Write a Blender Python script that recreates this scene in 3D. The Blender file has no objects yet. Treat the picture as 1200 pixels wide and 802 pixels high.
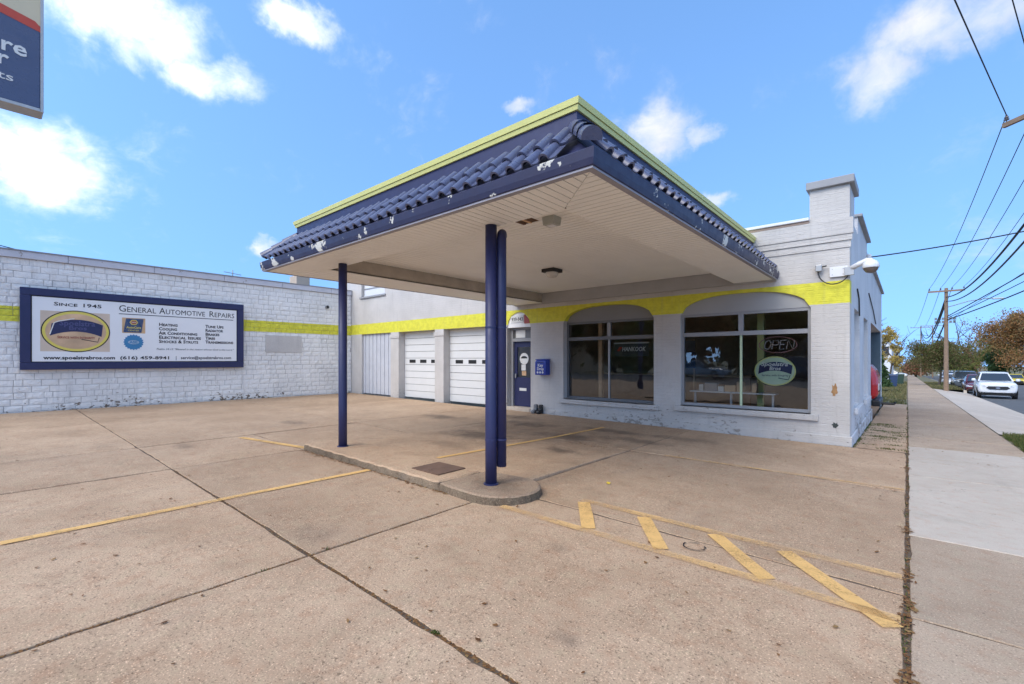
import bpy, bmesh, math, random
from mathutils import Vector, Matrix, noise
from mathutils.geometry import tessellate_polygon
R = math.radians
random.seed(7)
scene = bpy.context.scene
C = scene.collection

# ---------------------------------------------------------------- camera
cam_d = bpy.data.cameras.new('camera')
cam = bpy.data.objects.new('camera', cam_d); C.objects.link(cam)
cam.location = (0, 0, 1.55); cam.rotation_euler = (R(90), 0, R(40.9))
cam_d.sensor_width = 36; cam_d.lens = 16.05; cam_d.shift_y = 20/1200
cam_d.clip_start = .05; cam_d.clip_end = 3000
scene.camera = cam

# ---------------------------------------------------------------- node helper
class NT:
    def __init__(s, tree): s.t = tree; s.n = tree.nodes; s.l = tree.links
    def node(s, typ, **kw):
        n = s.n.new(typ)
        for k, v in kw.items(): setattr(n, k, v)
        return n
    def put(s, sock, v):
        if isinstance(v, bpy.types.NodeSocket): s.l.new(v, sock)
        elif v is not None:
            if sock.type == 'RGBA' and len(v) == 3: v = (*v, 1)
            sock.default_value = v
    def m(s, op, a, b=0., c=None, clamp=False):
        n = s.node('ShaderNodeMath', operation=op, use_clamp=clamp)
        s.put(n.inputs[0], a); s.put(n.inputs[1], b)
        if c is not None: s.put(n.inputs[2], c)
        return n.outputs[0]
    def v(s, op, a, b=None, scale=None):
        n = s.node('ShaderNodeVectorMath', operation=op)
        s.put(n.inputs[0], a)
        if b is not None: s.put(n.inputs[1], b)
        if scale is not None: s.put(n.inputs['Scale'], scale)
        return n.outputs['Value'] if op in ('DOT_PRODUCT', 'LENGTH', 'DISTANCE') else n.outputs[0]
    def noise(s, vec, scale, detail=3., rough=.55, out='Fac'):
        n = s.node('ShaderNodeTexNoise'); s.put(n.inputs['Vector'], vec)
        n.inputs['Scale'].default_value = scale; n.inputs['Detail'].default_value = detail; n.inputs['Roughness'].default_value = rough
        return n.outputs[out]
    def mr(s, x, a, b, c=0., d=1., smooth=True):
        n = s.node('ShaderNodeMapRange'); n.interpolation_type = 'SMOOTHSTEP' if smooth else 'LINEAR'
        s.put(n.inputs[0], x)
        for i, q in enumerate((a, b, c, d)): s.put(n.inputs[i+1], q)
        return n.outputs[0]
    def mix(s, f, a, b, blend='MIX'):
        n = s.node('ShaderNodeMix', data_type='RGBA', blend_type=blend)
        s.put(n.inputs[0], f); s.put(n.inputs[6], a); s.put(n.inputs[7], b)
        return n.outputs[2]
    def pos(s): return s.node('ShaderNodeNewGeometry').outputs['Position']
    def sep(s, v):
        n = s.node('ShaderNodeSeparateXYZ'); s.put(n.inputs[0], v); return n.outputs
    def comb(s, x, y, z):
        n = s.node('ShaderNodeCombineXYZ')
        for i, q in enumerate((x, y, z)): s.put(n.inputs[i], q)
        return n.outputs[0]
    def bump(s, h, strength=.3, dist=.01, normal=None):
        n = s.node('ShaderNodeBump'); s.put(n.inputs['Height'], h)
        n.inputs['Strength'].default_value = strength; n.inputs['Distance'].default_value = dist
        if normal: s.put(n.inputs['Normal'], normal)
        return n.outputs[0]

# ---------------------------------------------------------------- sky
SUN_EL, SUN_AZ = R(42), R(188)          # azimuth clockwise from +Y: the sun stands before the shop front
world = bpy.data.worlds.new('World'); scene.world = world; world.use_nodes = True
W = NT(world.node_tree); W.n.clear()
sky = W.node('ShaderNodeTexSky', sky_type='NISHITA')
sky.sun_disc = False; sky.sun_elevation = SUN_EL; sky.sun_rotation = SUN_AZ
sky.altitude = 200; sky.air_density = 1.0; sky.dust_density = .3; sky.ozone_density = 1.2
d = W.node('ShaderNodeTexCoord').outputs['Generated']
W.put(sky.inputs[0], W.v('NORMALIZE', W.v('ADD', W.v('MULTIPLY', d, (1., 1., .6)), (0., 0., .42))))   # an even blue right down to the roofs
x, y, z = W.sep(d)
zz = W.m('ADD', W.m('MAXIMUM', z, 0.), .16)
pl = W.comb(W.m('DIVIDE', x, zz), W.m('DIVIDE', y, zz), 0.)
warp = W.noise(pl, 2.2, 3, .6, 'Color')
plw = W.v('ADD', pl, W.v('SCALE', W.v('SUBTRACT', warp, (.5, .5, .5)), scale=.5))
fb = W.noise(plw, 1.9, 7, .62)
fine = W.noise(W.v('ADD', d, W.v('SCALE', W.v('SUBTRACT', warp, (.5, .5, .5)), scale=.12)), 9., 7, .62)
def sky_dir(az, el): return Vector((math.sin(az)*math.cos(el), math.cos(az)*math.cos(el), math.sin(el)))
# fair-weather cumulus banks, the widest unseen ones added as fill light: azimuth (deg, clockwise from +Y), elevation, half width, half height (deg)
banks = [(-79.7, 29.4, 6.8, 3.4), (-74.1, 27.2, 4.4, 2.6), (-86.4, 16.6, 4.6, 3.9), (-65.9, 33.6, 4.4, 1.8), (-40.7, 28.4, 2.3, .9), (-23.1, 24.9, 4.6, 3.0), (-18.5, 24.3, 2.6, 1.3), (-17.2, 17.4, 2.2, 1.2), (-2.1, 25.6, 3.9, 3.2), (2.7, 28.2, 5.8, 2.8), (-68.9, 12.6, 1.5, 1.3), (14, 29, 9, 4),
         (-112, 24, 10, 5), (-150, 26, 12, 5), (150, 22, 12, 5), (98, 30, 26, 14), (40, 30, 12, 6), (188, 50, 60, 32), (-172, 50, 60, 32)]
azel = W.comb(W.m('ARCTAN2', x, y), W.m('ARCSINE', z), 0.)
azel = W.v('ADD', azel, W.v('MULTIPLY', W.v('SUBTRACT', W.noise(d, 7., 6, .62, 'Color'), (.5, .5, .5)), (.16, .11, 0.)))
q = 9.
for az, el, rx, ry in banks:
    sx_, sy_ = math.cos(R(el))/R(rx), 1/R(ry)
    n = W.node('ShaderNodeVectorMath', operation='MULTIPLY_ADD'); W.put(n.inputs[0], azel)
    n.inputs[1].default_value = (sx_, sy_, 0); n.inputs[2].default_value = (-R(az)*sx_, -R(el)*sy_, 0)
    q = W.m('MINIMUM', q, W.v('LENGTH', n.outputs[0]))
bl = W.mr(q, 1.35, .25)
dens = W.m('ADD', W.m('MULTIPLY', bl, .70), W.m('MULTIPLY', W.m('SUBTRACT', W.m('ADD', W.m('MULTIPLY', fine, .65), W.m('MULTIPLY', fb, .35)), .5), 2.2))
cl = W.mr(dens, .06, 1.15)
shade = W.mr(W.noise(d, 14., 5, .6), .3, .7, .86, 1.0)
skyc = W.mix(1., sky.outputs[0], (.62, .80, .92), 'MULTIPLY')
glow = W.m('MULTIPLY', shade, W.mr(W.v('DOT_PRODUCT', d, tuple(sky_dir(SUN_AZ, SUN_EL))), -.15, .9, 1., 4.0))   # clouds veiling the sun, brightened towards it to add fill light
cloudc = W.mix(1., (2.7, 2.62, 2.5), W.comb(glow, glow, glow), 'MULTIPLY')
bg = W.node('ShaderNodeBackground'); bg.inputs[1].default_value = .15
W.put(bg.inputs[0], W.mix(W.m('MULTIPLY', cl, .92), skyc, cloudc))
W.l.new(bg.outputs[0], W.node('ShaderNodeOutputWorld').inputs[0])

# ---------------------------------------------------------------- sun (veiled: soft)
sd = bpy.data.lights.new('sun', 'SUN'); sd.energy = .55; sd.angle = R(30); sd.color = (1, .91, .78)
sun = bpy.data.objects.new('sun', sd); C.objects.link(sun)
sun.rotation_euler = (-sky_dir(SUN_AZ, SUN_EL)).to_track_quat('-Z', 'Y').to_euler()
sun.location = (0, -10, 30)
scene.view_settings.view_transform = 'Standard'; scene.view_settings.look = 'None'
scene.view_settings.gamma = 1; scene.view_settings.exposure = 1.55
scene.render.engine = 'CYCLES'
scene.cycles.max_bounces = 6; scene.cycles.diffuse_bounces = 3; scene.cycles.glossy_bounces = 3; scene.cycles.transmission_bounces = 3; scene.cycles.transparent_max_bounces = 8

# ---------------------------------------------------------------- ground height
def gz(X, Y):
    g = 0.
    if X < 0: g += -.009*max(X, -40)
    if Y > 10: g += -.02*(min(Y, 400)-10)
    return g

# ---------------------------------------------------------------- mesh helpers
class MB:
    def __init__(s): s.v = []; s.f = []
    def add(s, vs, fs):
        o = len(s.v); s.v += [tuple(p) for p in vs]; s.f += [tuple(i+o for i in f) for f in fs]; return s
    def box(s, x0, x1, y0, y1, z0, z1):
        x0, x1 = min(x0, x1), max(x0, x1); y0, y1 = min(y0, y1), max(y0, y1); z0, z1 = min(z0, z1), max(z0, z1)
        return s.add([(x0,y0,z0),(x1,y0,z0),(x1,y1,z0),(x0,y1,z0),(x0,y0,z1),(x1,y0,z1),(x1,y1,z1),(x0,y1,z1)],
                     [(3,2,1,0),(4,5,6,7),(0,1,5,4),(1,2,6,5),(2,3,7,6),(3,0,4,7)])
    def prism(s, poly, fn, a, b, holes=()):
        """poly: CCW 2D outline (+ holes); fn(u, v, w) -> 3D; caps at w=a and w=b"""
        loops = [list(poly)] + [list(h) for h in holes]
        flat = [p for l in loops for p in l]; n = len(flat)
        tris = tessellate_polygon([[Vector((p[0], p[1], 0)) for p in l] for l in loops])
        vs = [fn(p[0], p[1], a) for p in flat] + [fn(p[0], p[1], b) for p in flat]
        fs = []
        for t in tris:
            fs.append(tuple(t)); fs.append(tuple(i+n for i in reversed(t)))
        o = 0
        for l in loops:
            k = len(l)
            for i in range(k): j = (i+1) % k; fs.append((o+i, o+j, o+j+n, o+i+n))
            o += k
        return s.add(vs, fs)
    def tube(s, pts, r, seg=8, caps=True, r2=None):
        pts = [Vector(p) for p in pts]; n = len(pts); rings = []; ref = None
        for i, p in enumerate(pts):
            t = (pts[min(i+1, n-1)] - pts[max(i-1, 0)]).normalized()
            if ref is None: ref = t.orthogonal().normalized()
            ref = (ref - t*ref.dot(t)).normalized(); b = t.cross(ref)
            rr = r if r2 is None else r + (r2-r)*i/max(1, n-1)
            if isinstance(r, (list, tuple)): rr = r[i]
            rings.append([p + (ref*math.cos(2*math.pi*k/seg) + b*math.sin(2*math.pi*k/seg))*rr for k in range(seg)])
        vs = [q for rg in rings for q in rg]; fs = []
        for i in range(n-1):
            for k in range(seg):
                k2 = (k+1) % seg; fs.append((i*seg+k, i*seg+k2, (i+1)*seg+k2, (i+1)*seg+k))
        if caps: fs.append(tuple(reversed(range(seg)))); fs.append(tuple((n-1)*seg+k for k in range(seg)))
        return s.add(vs, fs)
    def lathe(s, prof, cx, cy, z0=0, seg=20):
        vs = []; fs = []; n = len(prof)
        for k in range(seg):
            a = 2*math.pi*k/seg
            for r, z in prof: vs.append((cx+r*math.cos(a), cy+r*math.sin(a), z0+z))
        for k in range(seg):
            k2 = (k+1) % seg
            for i in range(n-1): fs.append((k*n+i, k2*n+i, k2*n+i+1, k*n+i+1))
        return s.add(vs, fs)
    def mesh(s, name, smooth=False, fix=True):
        me = bpy.data.meshes.new(name); me.from_pydata(s.v, [], s.f)
        if fix:
            bm = bmesh.new(); bm.from_mesh(me); bmesh.ops.recalc_face_normals(bm, faces=bm.faces); bm.to_mesh(me); bm.free()
        if smooth:
            for p in me.polygons: p.use_smooth = True
        return me
    def build(s, name, mat, parent=None, smooth=False, bevel=0, world=True, fix=True, auto=None):
        return link(name, s.mesh(name, smooth, fix), mat, parent, bevel, world, auto)

def link(name, me, mat, parent=None, bevel=0, world=True, auto=None):
    if mat and not me.materials: me.materials.append(mat)
    o = bpy.data.objects.new(name, me); C.objects.link(o)
    if parent:
        o.parent = parent
        if world: o.matrix_parent_inverse = Matrix.Translation(-org(parent))
    if bevel:
        b = o.modifiers.new('bevel', 'BEVEL'); b.width = bevel; b.segments = 2; b.limit_method = 'ANGLE'; b.angle_limit = R(40)
    return o
def org(o):
    return Vector(o.location) if o.type == 'EMPTY' else Vector((0, 0, 0))   # mesh parts are drawn in world coordinates
def tag(o, label=None, cat=None, group=None, kind=None):
    if label: o['label'] = label
    if cat: o['category'] = cat
    if group: o['group'] = group
    if kind: o['kind'] = kind
    return o
def thing(name, label, cat, loc=(0, 0, 0), group=None):
    o = bpy.data.objects.new(name, None); C.objects.link(o); o.location = loc; o.empty_display_size = .2
    return tag(o, label, cat, group)
def box(name, mat, parent, x0, x1, y0, y1, z0, z1, bevel=0, world=True):
    return MB().box(x0, x1, y0, y1, z0, z1).build(name, mat, parent, bevel=bevel, world=world)
def copy_tree(o, parent=None):
    c = o.copy(); C.objects.link(c)
    if parent: c.parent = parent
    for ch in list(o.children): copy_tree(ch, c)
    return c
FX = lambda u, v, w: (u, w, v)       # outline in X-Z, depth along Y
FY = lambda u, v, w: (w, u, v)       # outline in Y-Z, depth along X
FZ = lambda u, v, w: (u, v, w)
MAT_WALLX = Matrix(((0, 0, 1), (1, 0, 0), (0, 1, 0)))   # text on a face looking towards +X
MAT_FRONT = Matrix(((1, 0, 0), (0, 0, -1), (0, 1, 0)))  # text on a face looking towards -Y
def text(body, size, mat, parent, at, rot, width=None, align='LEFT', small=0, depth=.0015, name='lettering', bold=0, shear=0):
    cu = bpy.data.curves.new('t', 'FONT'); cu.body = body; cu.size = size; cu.extrude = depth; cu.align_x = align; cu.resolution_u = 2; cu.offset = bold; cu.shear = shear
    if small:
        cu.small_caps_scale = small
        for i in range(len(body)): cu.body_format[i].use_small_caps = True
    ob = bpy.data.objects.new('t', cu); C.objects.link(ob)
    bpy.context.view_layer.update()
    me = bpy.data.meshes.new_from_object(ob.evaluated_get(bpy.context.evaluated_depsgraph_get()))
    bpy.data.objects.remove(ob); bpy.data.curves.remove(cu)
    xs = [v.co.x for v in me.vertices]; sx = 1.
    if width and xs: sx = width/(max(xs)-min(xs))
    M = rot.to_4x4(); at = Vector(at)
    for v in me.vertices: v.co = at + M @ Vector((v.co.x*sx, v.co.y, v.co.z))
    me.materials.clear()
    return link(name, me, mat, parent)

# ---------------------------------------------------------------- materials
MATS = {}
def newmat(name):
    m = bpy.data.materials.new(name); m.use_nodes = True; t = NT(m.node_tree); t.n.clear()
    out = t.node('ShaderNodeOutputMaterial'); b = t.node('ShaderNodeBsdfPrincipled'); t.l.new(b.outputs[0], out.inputs[0])
    MATS[name] = m; return m, t, b, out
def pm(name, col, rough=.6, var=.1, vs=4., bump=0., bs=60., metal=0., dist=.004, spec=.5, wear=None, wearc=(.6, .58, .52), wscale=6., coat=0.):
    m, t, b, out = newmat(name); p = t.pos()
    f = t.noise(p, vs, 4, .6)
    c = t.mix(f, tuple(q*(1-var*1.6) for q in col), tuple(min(1, q*(1+var*1.6)) for q in col))
    if wear: c = t.mix(t.mr(t.noise(p, wscale, 4, .65), wear, wear+.025), c, wearc)
    t.put(b.inputs['Base Color'], c)
    t.put(b.inputs['Roughness'], t.mr(t.noise(p, vs*3, 3), .2, .8, max(.02, rough-.08), min(1, rough+.08)))
    b.inputs['Metallic'].default_value = metal; b.inputs['Specular IOR Level'].default_value = spec
    if coat: b.inputs['Coat Weight'].default_value = coat; b.inputs['Coat Roughness'].default_value = .05
    if bump: t.put(b.inputs['Normal'], t.bump(t.noise(p, bs, 4, .6), bump, dist))
    return m
LIME = (.72, .67, .06)
def painted_masonry(name, brick, stripe=(2.55, 2.955), peel=1., base=(.57, .535, .50)):
    m, t, b, out = newmat(name); p = t.pos(); x, y, z = t.sep(p)
    hv = t.comb(t.m('ADD', x, y), z, 0.)
    big = t.noise(p, .9, 4, .6); mid = t.noise(p, 7., 4, .6)
    c = t.mix(t.mr(big, .3, .7), tuple(q*.9 for q in base), tuple(q*1.06 for q in base))
    lime = t.mix(t.mr(mid, .3, .7), tuple(q*.88 for q in LIME), tuple(q*1.08 for q in LIME))
    zj = t.m('ADD', z, t.m('MULTIPLY', t.m('SUBTRACT', t.noise(p, 14., 2), .5), .018))
    if stripe:
        msk = t.m('MULTIPLY', t.m('GREATER_THAN', zj, stripe[0]), t.m('LESS_THAN', zj, stripe[1]))
        c = t.mix(msk, c, lime)
    # rain streaks and grime in the paint
    st = t.noise(t.v('MULTIPLY', p, (9., 9., .7)), 1., 4, .6)
    c = t.mix(t.m('MULTIPLY', t.mr(st, .52, .75), .22), c, (.30, .28, .26))
    # flaked paint, mostly near the foot of the wall
    foot = t.mr(z, .8, .0, 0., peel*(.18 if not brick else .29))
    foot = t.m('MULTIPLY', foot, t.mr(t.noise(t.v('ADD', p, (3., 1., 0.)), .9, 3, .6), .42, .6, .35, 1.15))
    fl = t.m('ADD', t.noise(t.v('MULTIPLY', p, (1., 1., 1.9)), 9., 5, .62), foot)
    pk = t.mr(fl, .715, .73)
    under = t.mix(t.noise(p, 30.), (.13, .10, .08), (.30, .24, .18))
    c = t.mix(t.m('MULTIPLY', pk, min(1, peel)), c, under)
    t.put(b.inputs['Base Color'], c); b.inputs['Roughness'].default_value = .62; b.inputs['Specular IOR Level'].default_value = .35
    h = t.m('ADD', t.m('MULTIPLY', t.noise(p, 55., 4, .65), .35), t.m('MULTIPLY', mid, .5))
    if brick:
        br = t.node('ShaderNodeTexBrick'); t.put(br.inputs['Vector'], hv)
        br.inputs['Scale'].default_value = 1.; br.inputs['Brick Width'].default_value = .215; br.inputs['Row Height'].default_value = .074
        br.inputs['Mortar Size'].default_value = .007; br.inputs['Mortar Smooth'].default_value = .5
        h = t.m('SUBTRACT', h, t.m('MULTIPLY', br.outputs['Fac'], .22))
    h = t.m('SUBTRACT', h, t.m('MULTIPLY', pk, .4))
    h = t.m('ADD', h, t.m('MULTIPLY', t.noise(t.v('MULTIPLY', p, (1., 1., 2.6)), 16., 4, .6), .8))
    t.put(b.inputs['Normal'], t.bump(h, .9, .012))
    return m
def concrete(name, c1, c2, speck=.5, stains=(), pits=True):
    m, t, b, out = newmat(name); p = t.pos()
    big = t.noise(p, .55, 5, .62); mid = t.noise(p, 3.1, 5, .65); fine = t.noise(p, 95., 3, .7); fine2 = t.noise(p, 38., 3, .65)
    c = t.mix(t.mr(t.m('ADD', t.m('MULTIPLY', big, .65), t.m('MULTIPLY', mid, .35)), .34, .66), c1, c2)
    tone = t.mr(t.node('ShaderNodeObjectInfo').outputs['Random'], 0., 1., .88, 1.08, False)
    c = t.mix(1., c, t.comb(tone, tone, tone), 'MULTIPLY')
    # faded tyre tracks and damp blotches
    c = t.mix(t.m('MULTIPLY', t.mr(t.noise(t.v('ADD', p, (31., 7., 0.)), 1.4, 6, .7), .52, .72), .38), c, tuple(q*.62 for q in c1))
    c = t.mix(t.m('MULTIPLY', t.mr(t.noise(t.v('MULTIPLY', p, (1.3, .35, 1.)), 1.1, 5, .7), .55, .8), .35), c, (.24, .20, .17))
    mot = t.noise(t.v('ADD', p, (5., 3., 0.)), 9., 4, .7)
    c = t.mix(t.m('MULTIPLY', t.mr(mot, .5, .68), .35), c, (c1[0]*.95, c1[1]*.72, c1[2]*.62))
    c = t.mix(t.m('MULTIPLY', t.mr(mot, .48, .32), .3), c, (c2[0]*.9, c2[1]*1.02, c2[2]*.95))
    # aggregate speckle
    c = t.mix(t.m('MULTIPLY', t.mr(fine, .57, .68), speck), c, tuple(q*.32 for q in c1))
    c = t.mix(t.m('MULTIPLY', t.mr(fine, .43, .31), speck*.9), c, tuple(min(1, q*1.75) for q in c2))
    c = t.mix(t.m('MULTIPLY', t.mr(fine2, .60, .68), speck*.75), c, tuple(q*.45 for q in c1))
    if pits:
        vo = t.node('ShaderNodeTexVoronoi'); t.put(vo.inputs['Vector'], t.v('ADD', p, t.v('SCALE', t.noise(p, 22., 3, .6, 'Color'), scale=.10))); vo.inputs['Scale'].default_value = 6.5
        rnd = t.sep(vo.outputs['Color'])[0]
        sp = t.m('MULTIPLY', t.m('LESS_THAN', vo.outputs['Distance'], t.m('MULTIPLY', rnd, .055)), t.m('GREATER_THAN', rnd, .3))
        c = t.mix(t.m('MULTIPLY', sp, .8), c, (.07, .055, .045))
        ve = t.node('ShaderNodeTexVoronoi', feature='DISTANCE_TO_EDGE'); t.put(ve.inputs['Vector'], t.v('ADD', p, t.v('SCALE', t.noise(p, 2.5, 4, .65, 'Color'), scale=.55))); ve.inputs['Scale'].default_value = .42
        crk = t.m('MULTIPLY', t.m('LESS_THAN', ve.outputs['Distance'], .0011), t.mr(t.noise(t.v('ADD', p, (9., 2., 0.)), .6, 2), .5, .58))
        c = t.mix(t.m('MULTIPLY', crk, .45), c, (.10, .075, .055))
    X, Y, Z = t.sep(p)
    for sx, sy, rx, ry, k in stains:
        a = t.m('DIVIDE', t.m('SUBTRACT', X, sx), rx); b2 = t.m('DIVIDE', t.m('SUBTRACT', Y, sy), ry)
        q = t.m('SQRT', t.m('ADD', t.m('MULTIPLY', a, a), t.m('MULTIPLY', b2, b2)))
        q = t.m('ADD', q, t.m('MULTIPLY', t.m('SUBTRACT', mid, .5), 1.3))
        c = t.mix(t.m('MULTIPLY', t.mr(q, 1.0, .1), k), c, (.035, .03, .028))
    t.put(b.inputs['Base Color'], c); b.inputs['Specular IOR Level'].default_value = .25
    t.put(b.inputs['Roughness'], t.mr(mid, .2, .8, .78, .95))
    h = t.m('ADD', t.m('MULTIPLY', fine, .6), t.m('MULTIPLY', fine2, .6))
    t.put(b.inputs['Normal'], t.bump(h, .55, .006))
    return m
def road_paint(name, col, lo=.44, hi=.60, a0=.96, a1=.08):
    m, t, b, out = newmat(name); p = t.pos()
    w = t.m('ADD', t.m('MULTIPLY', t.noise(p, 2.3, 5, .68), .6), t.m('MULTIPLY', t.noise(p, 60., 4, .7), .4))
    c = t.mix(t.noise(p, 12., 4, .6), tuple(q*.82 for q in col), tuple(min(1, q*1.12) for q in col))
    c = t.mix(t.mr(t.noise(p, 90., 3, .7), .6, .7, 0., .5), c, (.25, .2, .14))
    t.put(b.inputs['Base Color'], c); b.inputs['Roughness'].default_value = .8; b.inputs['Specular IOR Level'].default_value = .25
    tr = t.node('ShaderNodeBsdfTransparent'); mx = t.node('ShaderNodeMixShader')
    t.put(mx.inputs[0], t.mr(w, lo, hi, a0, a1)); t.l.new(tr.outputs[0], mx.inputs[1]); t.l.new(b.outputs[0], mx.inputs[2]); t.l.new(mx.outputs[0], out.inputs[0])
    return m
def glass(name, tint=(.86, .9, .9), refl=1.35):
    m, t, b, out = newmat(name); t.n.remove(b)
    tr = t.node('ShaderNodeBsdfTransparent'); t.put(tr.inputs[0], tint)
    gl = t.node('ShaderNodeBsdfGlossy'); gl.inputs['Roughness'].default_value = .008; t.put(gl.inputs[0], (.95, .97, 1.))
    wob = t.noise(t.pos(), 1.6, 2, .5); t.put(gl.inputs['Normal'], t.bump(wob, .05, .05))
    fr = t.node('ShaderNodeFresnel'); fr.inputs[0].default_value = 1.5
    mx = t.node('ShaderNodeMixShader'); t.put(mx.inputs[0], t.m('MULTIPLY', fr.outputs[0], refl, clamp=True))
    t.l.new(tr.outputs[0], mx.inputs[1]); t.l.new(gl.outputs[0], mx.inputs[2]); t.l.new(mx.outputs[0], out.inputs[0])
    return m
def leafmat(name, cols, trans=.35):
    m, t, b, out = newmat(name)
    rnd = t.node('ShaderNodeNewGeometry').outputs['Random Per Island']
    r = t.node('ShaderNodeValToRGB'); t.l.new(rnd, r.inputs[0])
    e = r.color_ramp.elements
    while len(e) < len(cols): e.new(.5)
    for i, c in enumerate(cols): e[i].position = i/max(1, len(cols)-1); e[i].color = (*c, 1)
    t.l.new(r.outputs[0], b.inputs['Base Color']); b.inputs['Roughness'].default_value = .7; b.inputs['Specular IOR Level'].default_value = .2
    tl = t.node('ShaderNodeBsdfTranslucent'); t.l.new(r.outputs[0], tl.inputs[0])
    mx = t.node('ShaderNodeMixShader'); mx.inputs[0].default_value = trans
    t.l.new(b.outputs[0], mx.inputs[1]); t.l.new(tl.outputs[0], mx.inputs[2]); t.l.new(mx.outputs[0], out.inputs[0])
    return m
M_brick = painted_masonry('painted brick', True, peel=.62)
M_brickside = painted_masonry('painted side brick', True, stripe=None, peel=.8, base=(.60, .60, .61))
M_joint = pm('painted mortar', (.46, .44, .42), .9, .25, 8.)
M_block = painted_masonry('painted block', False, stripe=(2.53, 2.925), peel=1.25, base=(.84, .81, .765))
M_wallplain = painted_masonry('painted render', False, stripe=None, peel=.3)
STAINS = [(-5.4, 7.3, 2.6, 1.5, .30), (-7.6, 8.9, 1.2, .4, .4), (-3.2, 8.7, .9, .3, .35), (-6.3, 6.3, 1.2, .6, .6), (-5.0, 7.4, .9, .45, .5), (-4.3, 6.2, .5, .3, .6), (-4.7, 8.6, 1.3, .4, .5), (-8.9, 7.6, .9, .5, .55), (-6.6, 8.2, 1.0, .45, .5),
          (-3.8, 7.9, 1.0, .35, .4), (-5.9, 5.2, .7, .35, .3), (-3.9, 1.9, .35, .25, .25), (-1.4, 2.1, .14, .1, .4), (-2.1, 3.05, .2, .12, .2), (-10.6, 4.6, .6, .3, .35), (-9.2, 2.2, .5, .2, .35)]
M_lot = concrete('tan concrete', (.385, .255, .158), (.51, .355, .232), 1., STAINS)
M_walk = concrete('weathered sidewalk concrete', (.37, .27, .185), (.465, .35, .25), .8)
M_pale = concrete('pale new concrete', (.50, .415, .33), (.585, .50, .41), .25, (), True)
M_isl = concrete('stained island concrete', (.30, .205, .135), (.42, .305, .21), .9, [(-3.6, 3.8, .55, .3, .35)])
M_kerb = concrete('eroded kerb aggregate', (.10, .072, .048), (.25, .185, .125), 1., (), True)
M_soil = pm('joint soil', (.11, .075, .048), .95, .4, 20., .8, 80.)
M_ground = pm('dry lawn ground', (.16, .14, .07), .95, .3, 1.2, .6, 30.)
M_asph = pm('asphalt', (.10, .098, .095), .9, .2, 2., .5, 120.)
M_yel = road_paint('worn yellow line paint', (.80, .48, .17), .46, .66, .9, .35)
M_yel2 = road_paint('very worn yellow line paint', (.78, .48, .20), .36, .62, .8, .12)
M_lime = pm('lime coping paint', (.68, .67, .24), .45, .06, 3.)
M_limed = pm('lime seam', (.28, .28, .08), .6)
M_navy = pm('navy paint', (.022, .027, .092), .5, .12, 3., .1, 40.)
M_navypeel = pm('flaking navy paint', (.024, .025, .068), .5, .15, 3., .15, 30., wear=.60, wearc=(.62, .60, .54), wscale=3.4)
M_tile = pm('navy glazed tile', (.095, .105, .175), .3, .18, 5., .25, 30.)
M_soff = pm('beige soffit board', (.88, .86, .815), .55, .05, 1.4, wear=None)
M_soffback = pm('soffit groove', (.12, .10, .085), .9)
M_beam = pm('stained beam', (.52, .45, .38), .8, .3, 2.5, .3, 25.)
M_greywood = pm('grey trim paint', (.30, .30, .31), .55, .08, 3.)
M_dgrey = pm('dark grey trim paint', (.16, .16, .165), .55, .08, 3.)
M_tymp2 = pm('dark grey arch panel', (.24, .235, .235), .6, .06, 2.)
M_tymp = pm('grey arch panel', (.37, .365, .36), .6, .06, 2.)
M_whitep = pm('white paint', (.72, .72, .73), .5, .05, 3.)
M_gdoor = pm('white garage door', (.70, .69, .67), .45, .05, 2.)
M_plank = pm('lavender grey planks', (.52, .53, .57), .7, .1, 4., .4, 40.)
M_black = pm('black', (.012, .012, .013), .5)
M_ink = pm('black ink', (.015, .015, .02), .7)
M_signwhite = pm('sign white', (.86, .84, .82), .4, .03, 1.5)
M_tan = pm('logo tan', (.66, .42, .22), .5, .3, 2.2)
M_gold = pm('logo yellow', (.76, .62, .12), .5, .05)
M_cream = pm('cream plastic', (.66, .55, .36), .35, .04)
M_red = pm('sign red', (.55, .06, .03), .4, .05)
M_ink_red = pm('red ink', (.35, .10, .06), .6)
M_signblue = pm('sign slate blue', (.055, .085, .17), .3, .05)
M_seal = pm('seal blue', (.05, .22, .42), .5, .08)
M_boxblue = pm('key box blue', (.02, .05, .34), .35, .08)
M_steel = pm('galvanised steel', (.42, .42, .42), .45, .1, 6., metal=.7)
M_rust = pm('rusty steel plate', (.15, .085, .055), .85, .3, 6., .5, 40.)
M_wood = pm('raw lumber', (.66, .43, .25), .7, .15, 8.)
M_pole = pm('weathered pole timber', (.26, .17, .11), .9, .25, 5., .6, 40.)
M_wire = pm('wire', (.02, .02, .022), .6)
M_glass = glass('shop glass', refl=2.5)
M_int = pm('interior plaster', (.50, .37, .26), .9, .1)
M_intfl = pm('interior floor', (.38, .24, .14), .8, .2)
M_neon = pm('unlit neon tube', (.72, .62, .60), .25)
M_card = pm('cardboard', (.60, .38, .22), .85, .1)
M_paper = pm('paper', (.74, .73, .70), .8, .03)
M_stickgreen = pm('sticker green', (.52, .62, .40), .45, .04)
M_stickblue = pm('sticker blue', (.012, .014, .085), .45, .04)
M_leaf_litter = leafmat('dry leaf litter', [(.10, .045, .02), (.26, .13, .05), (.18, .08, .03), (.34, .22, .09)], .15)
M_grass = leafmat('autumn grass', [(.05, .085, .02), (.11, .14, .04), (.22, .19, .07)], .3)
M_weed = leafmat('weeds', [(.03, .07, .015), (.09, .13, .03), (.16, .15, .05)], .3)
M_bark = pm('bark', (.085, .065, .05), .95, .25, 6., .8, 30.)
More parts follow.
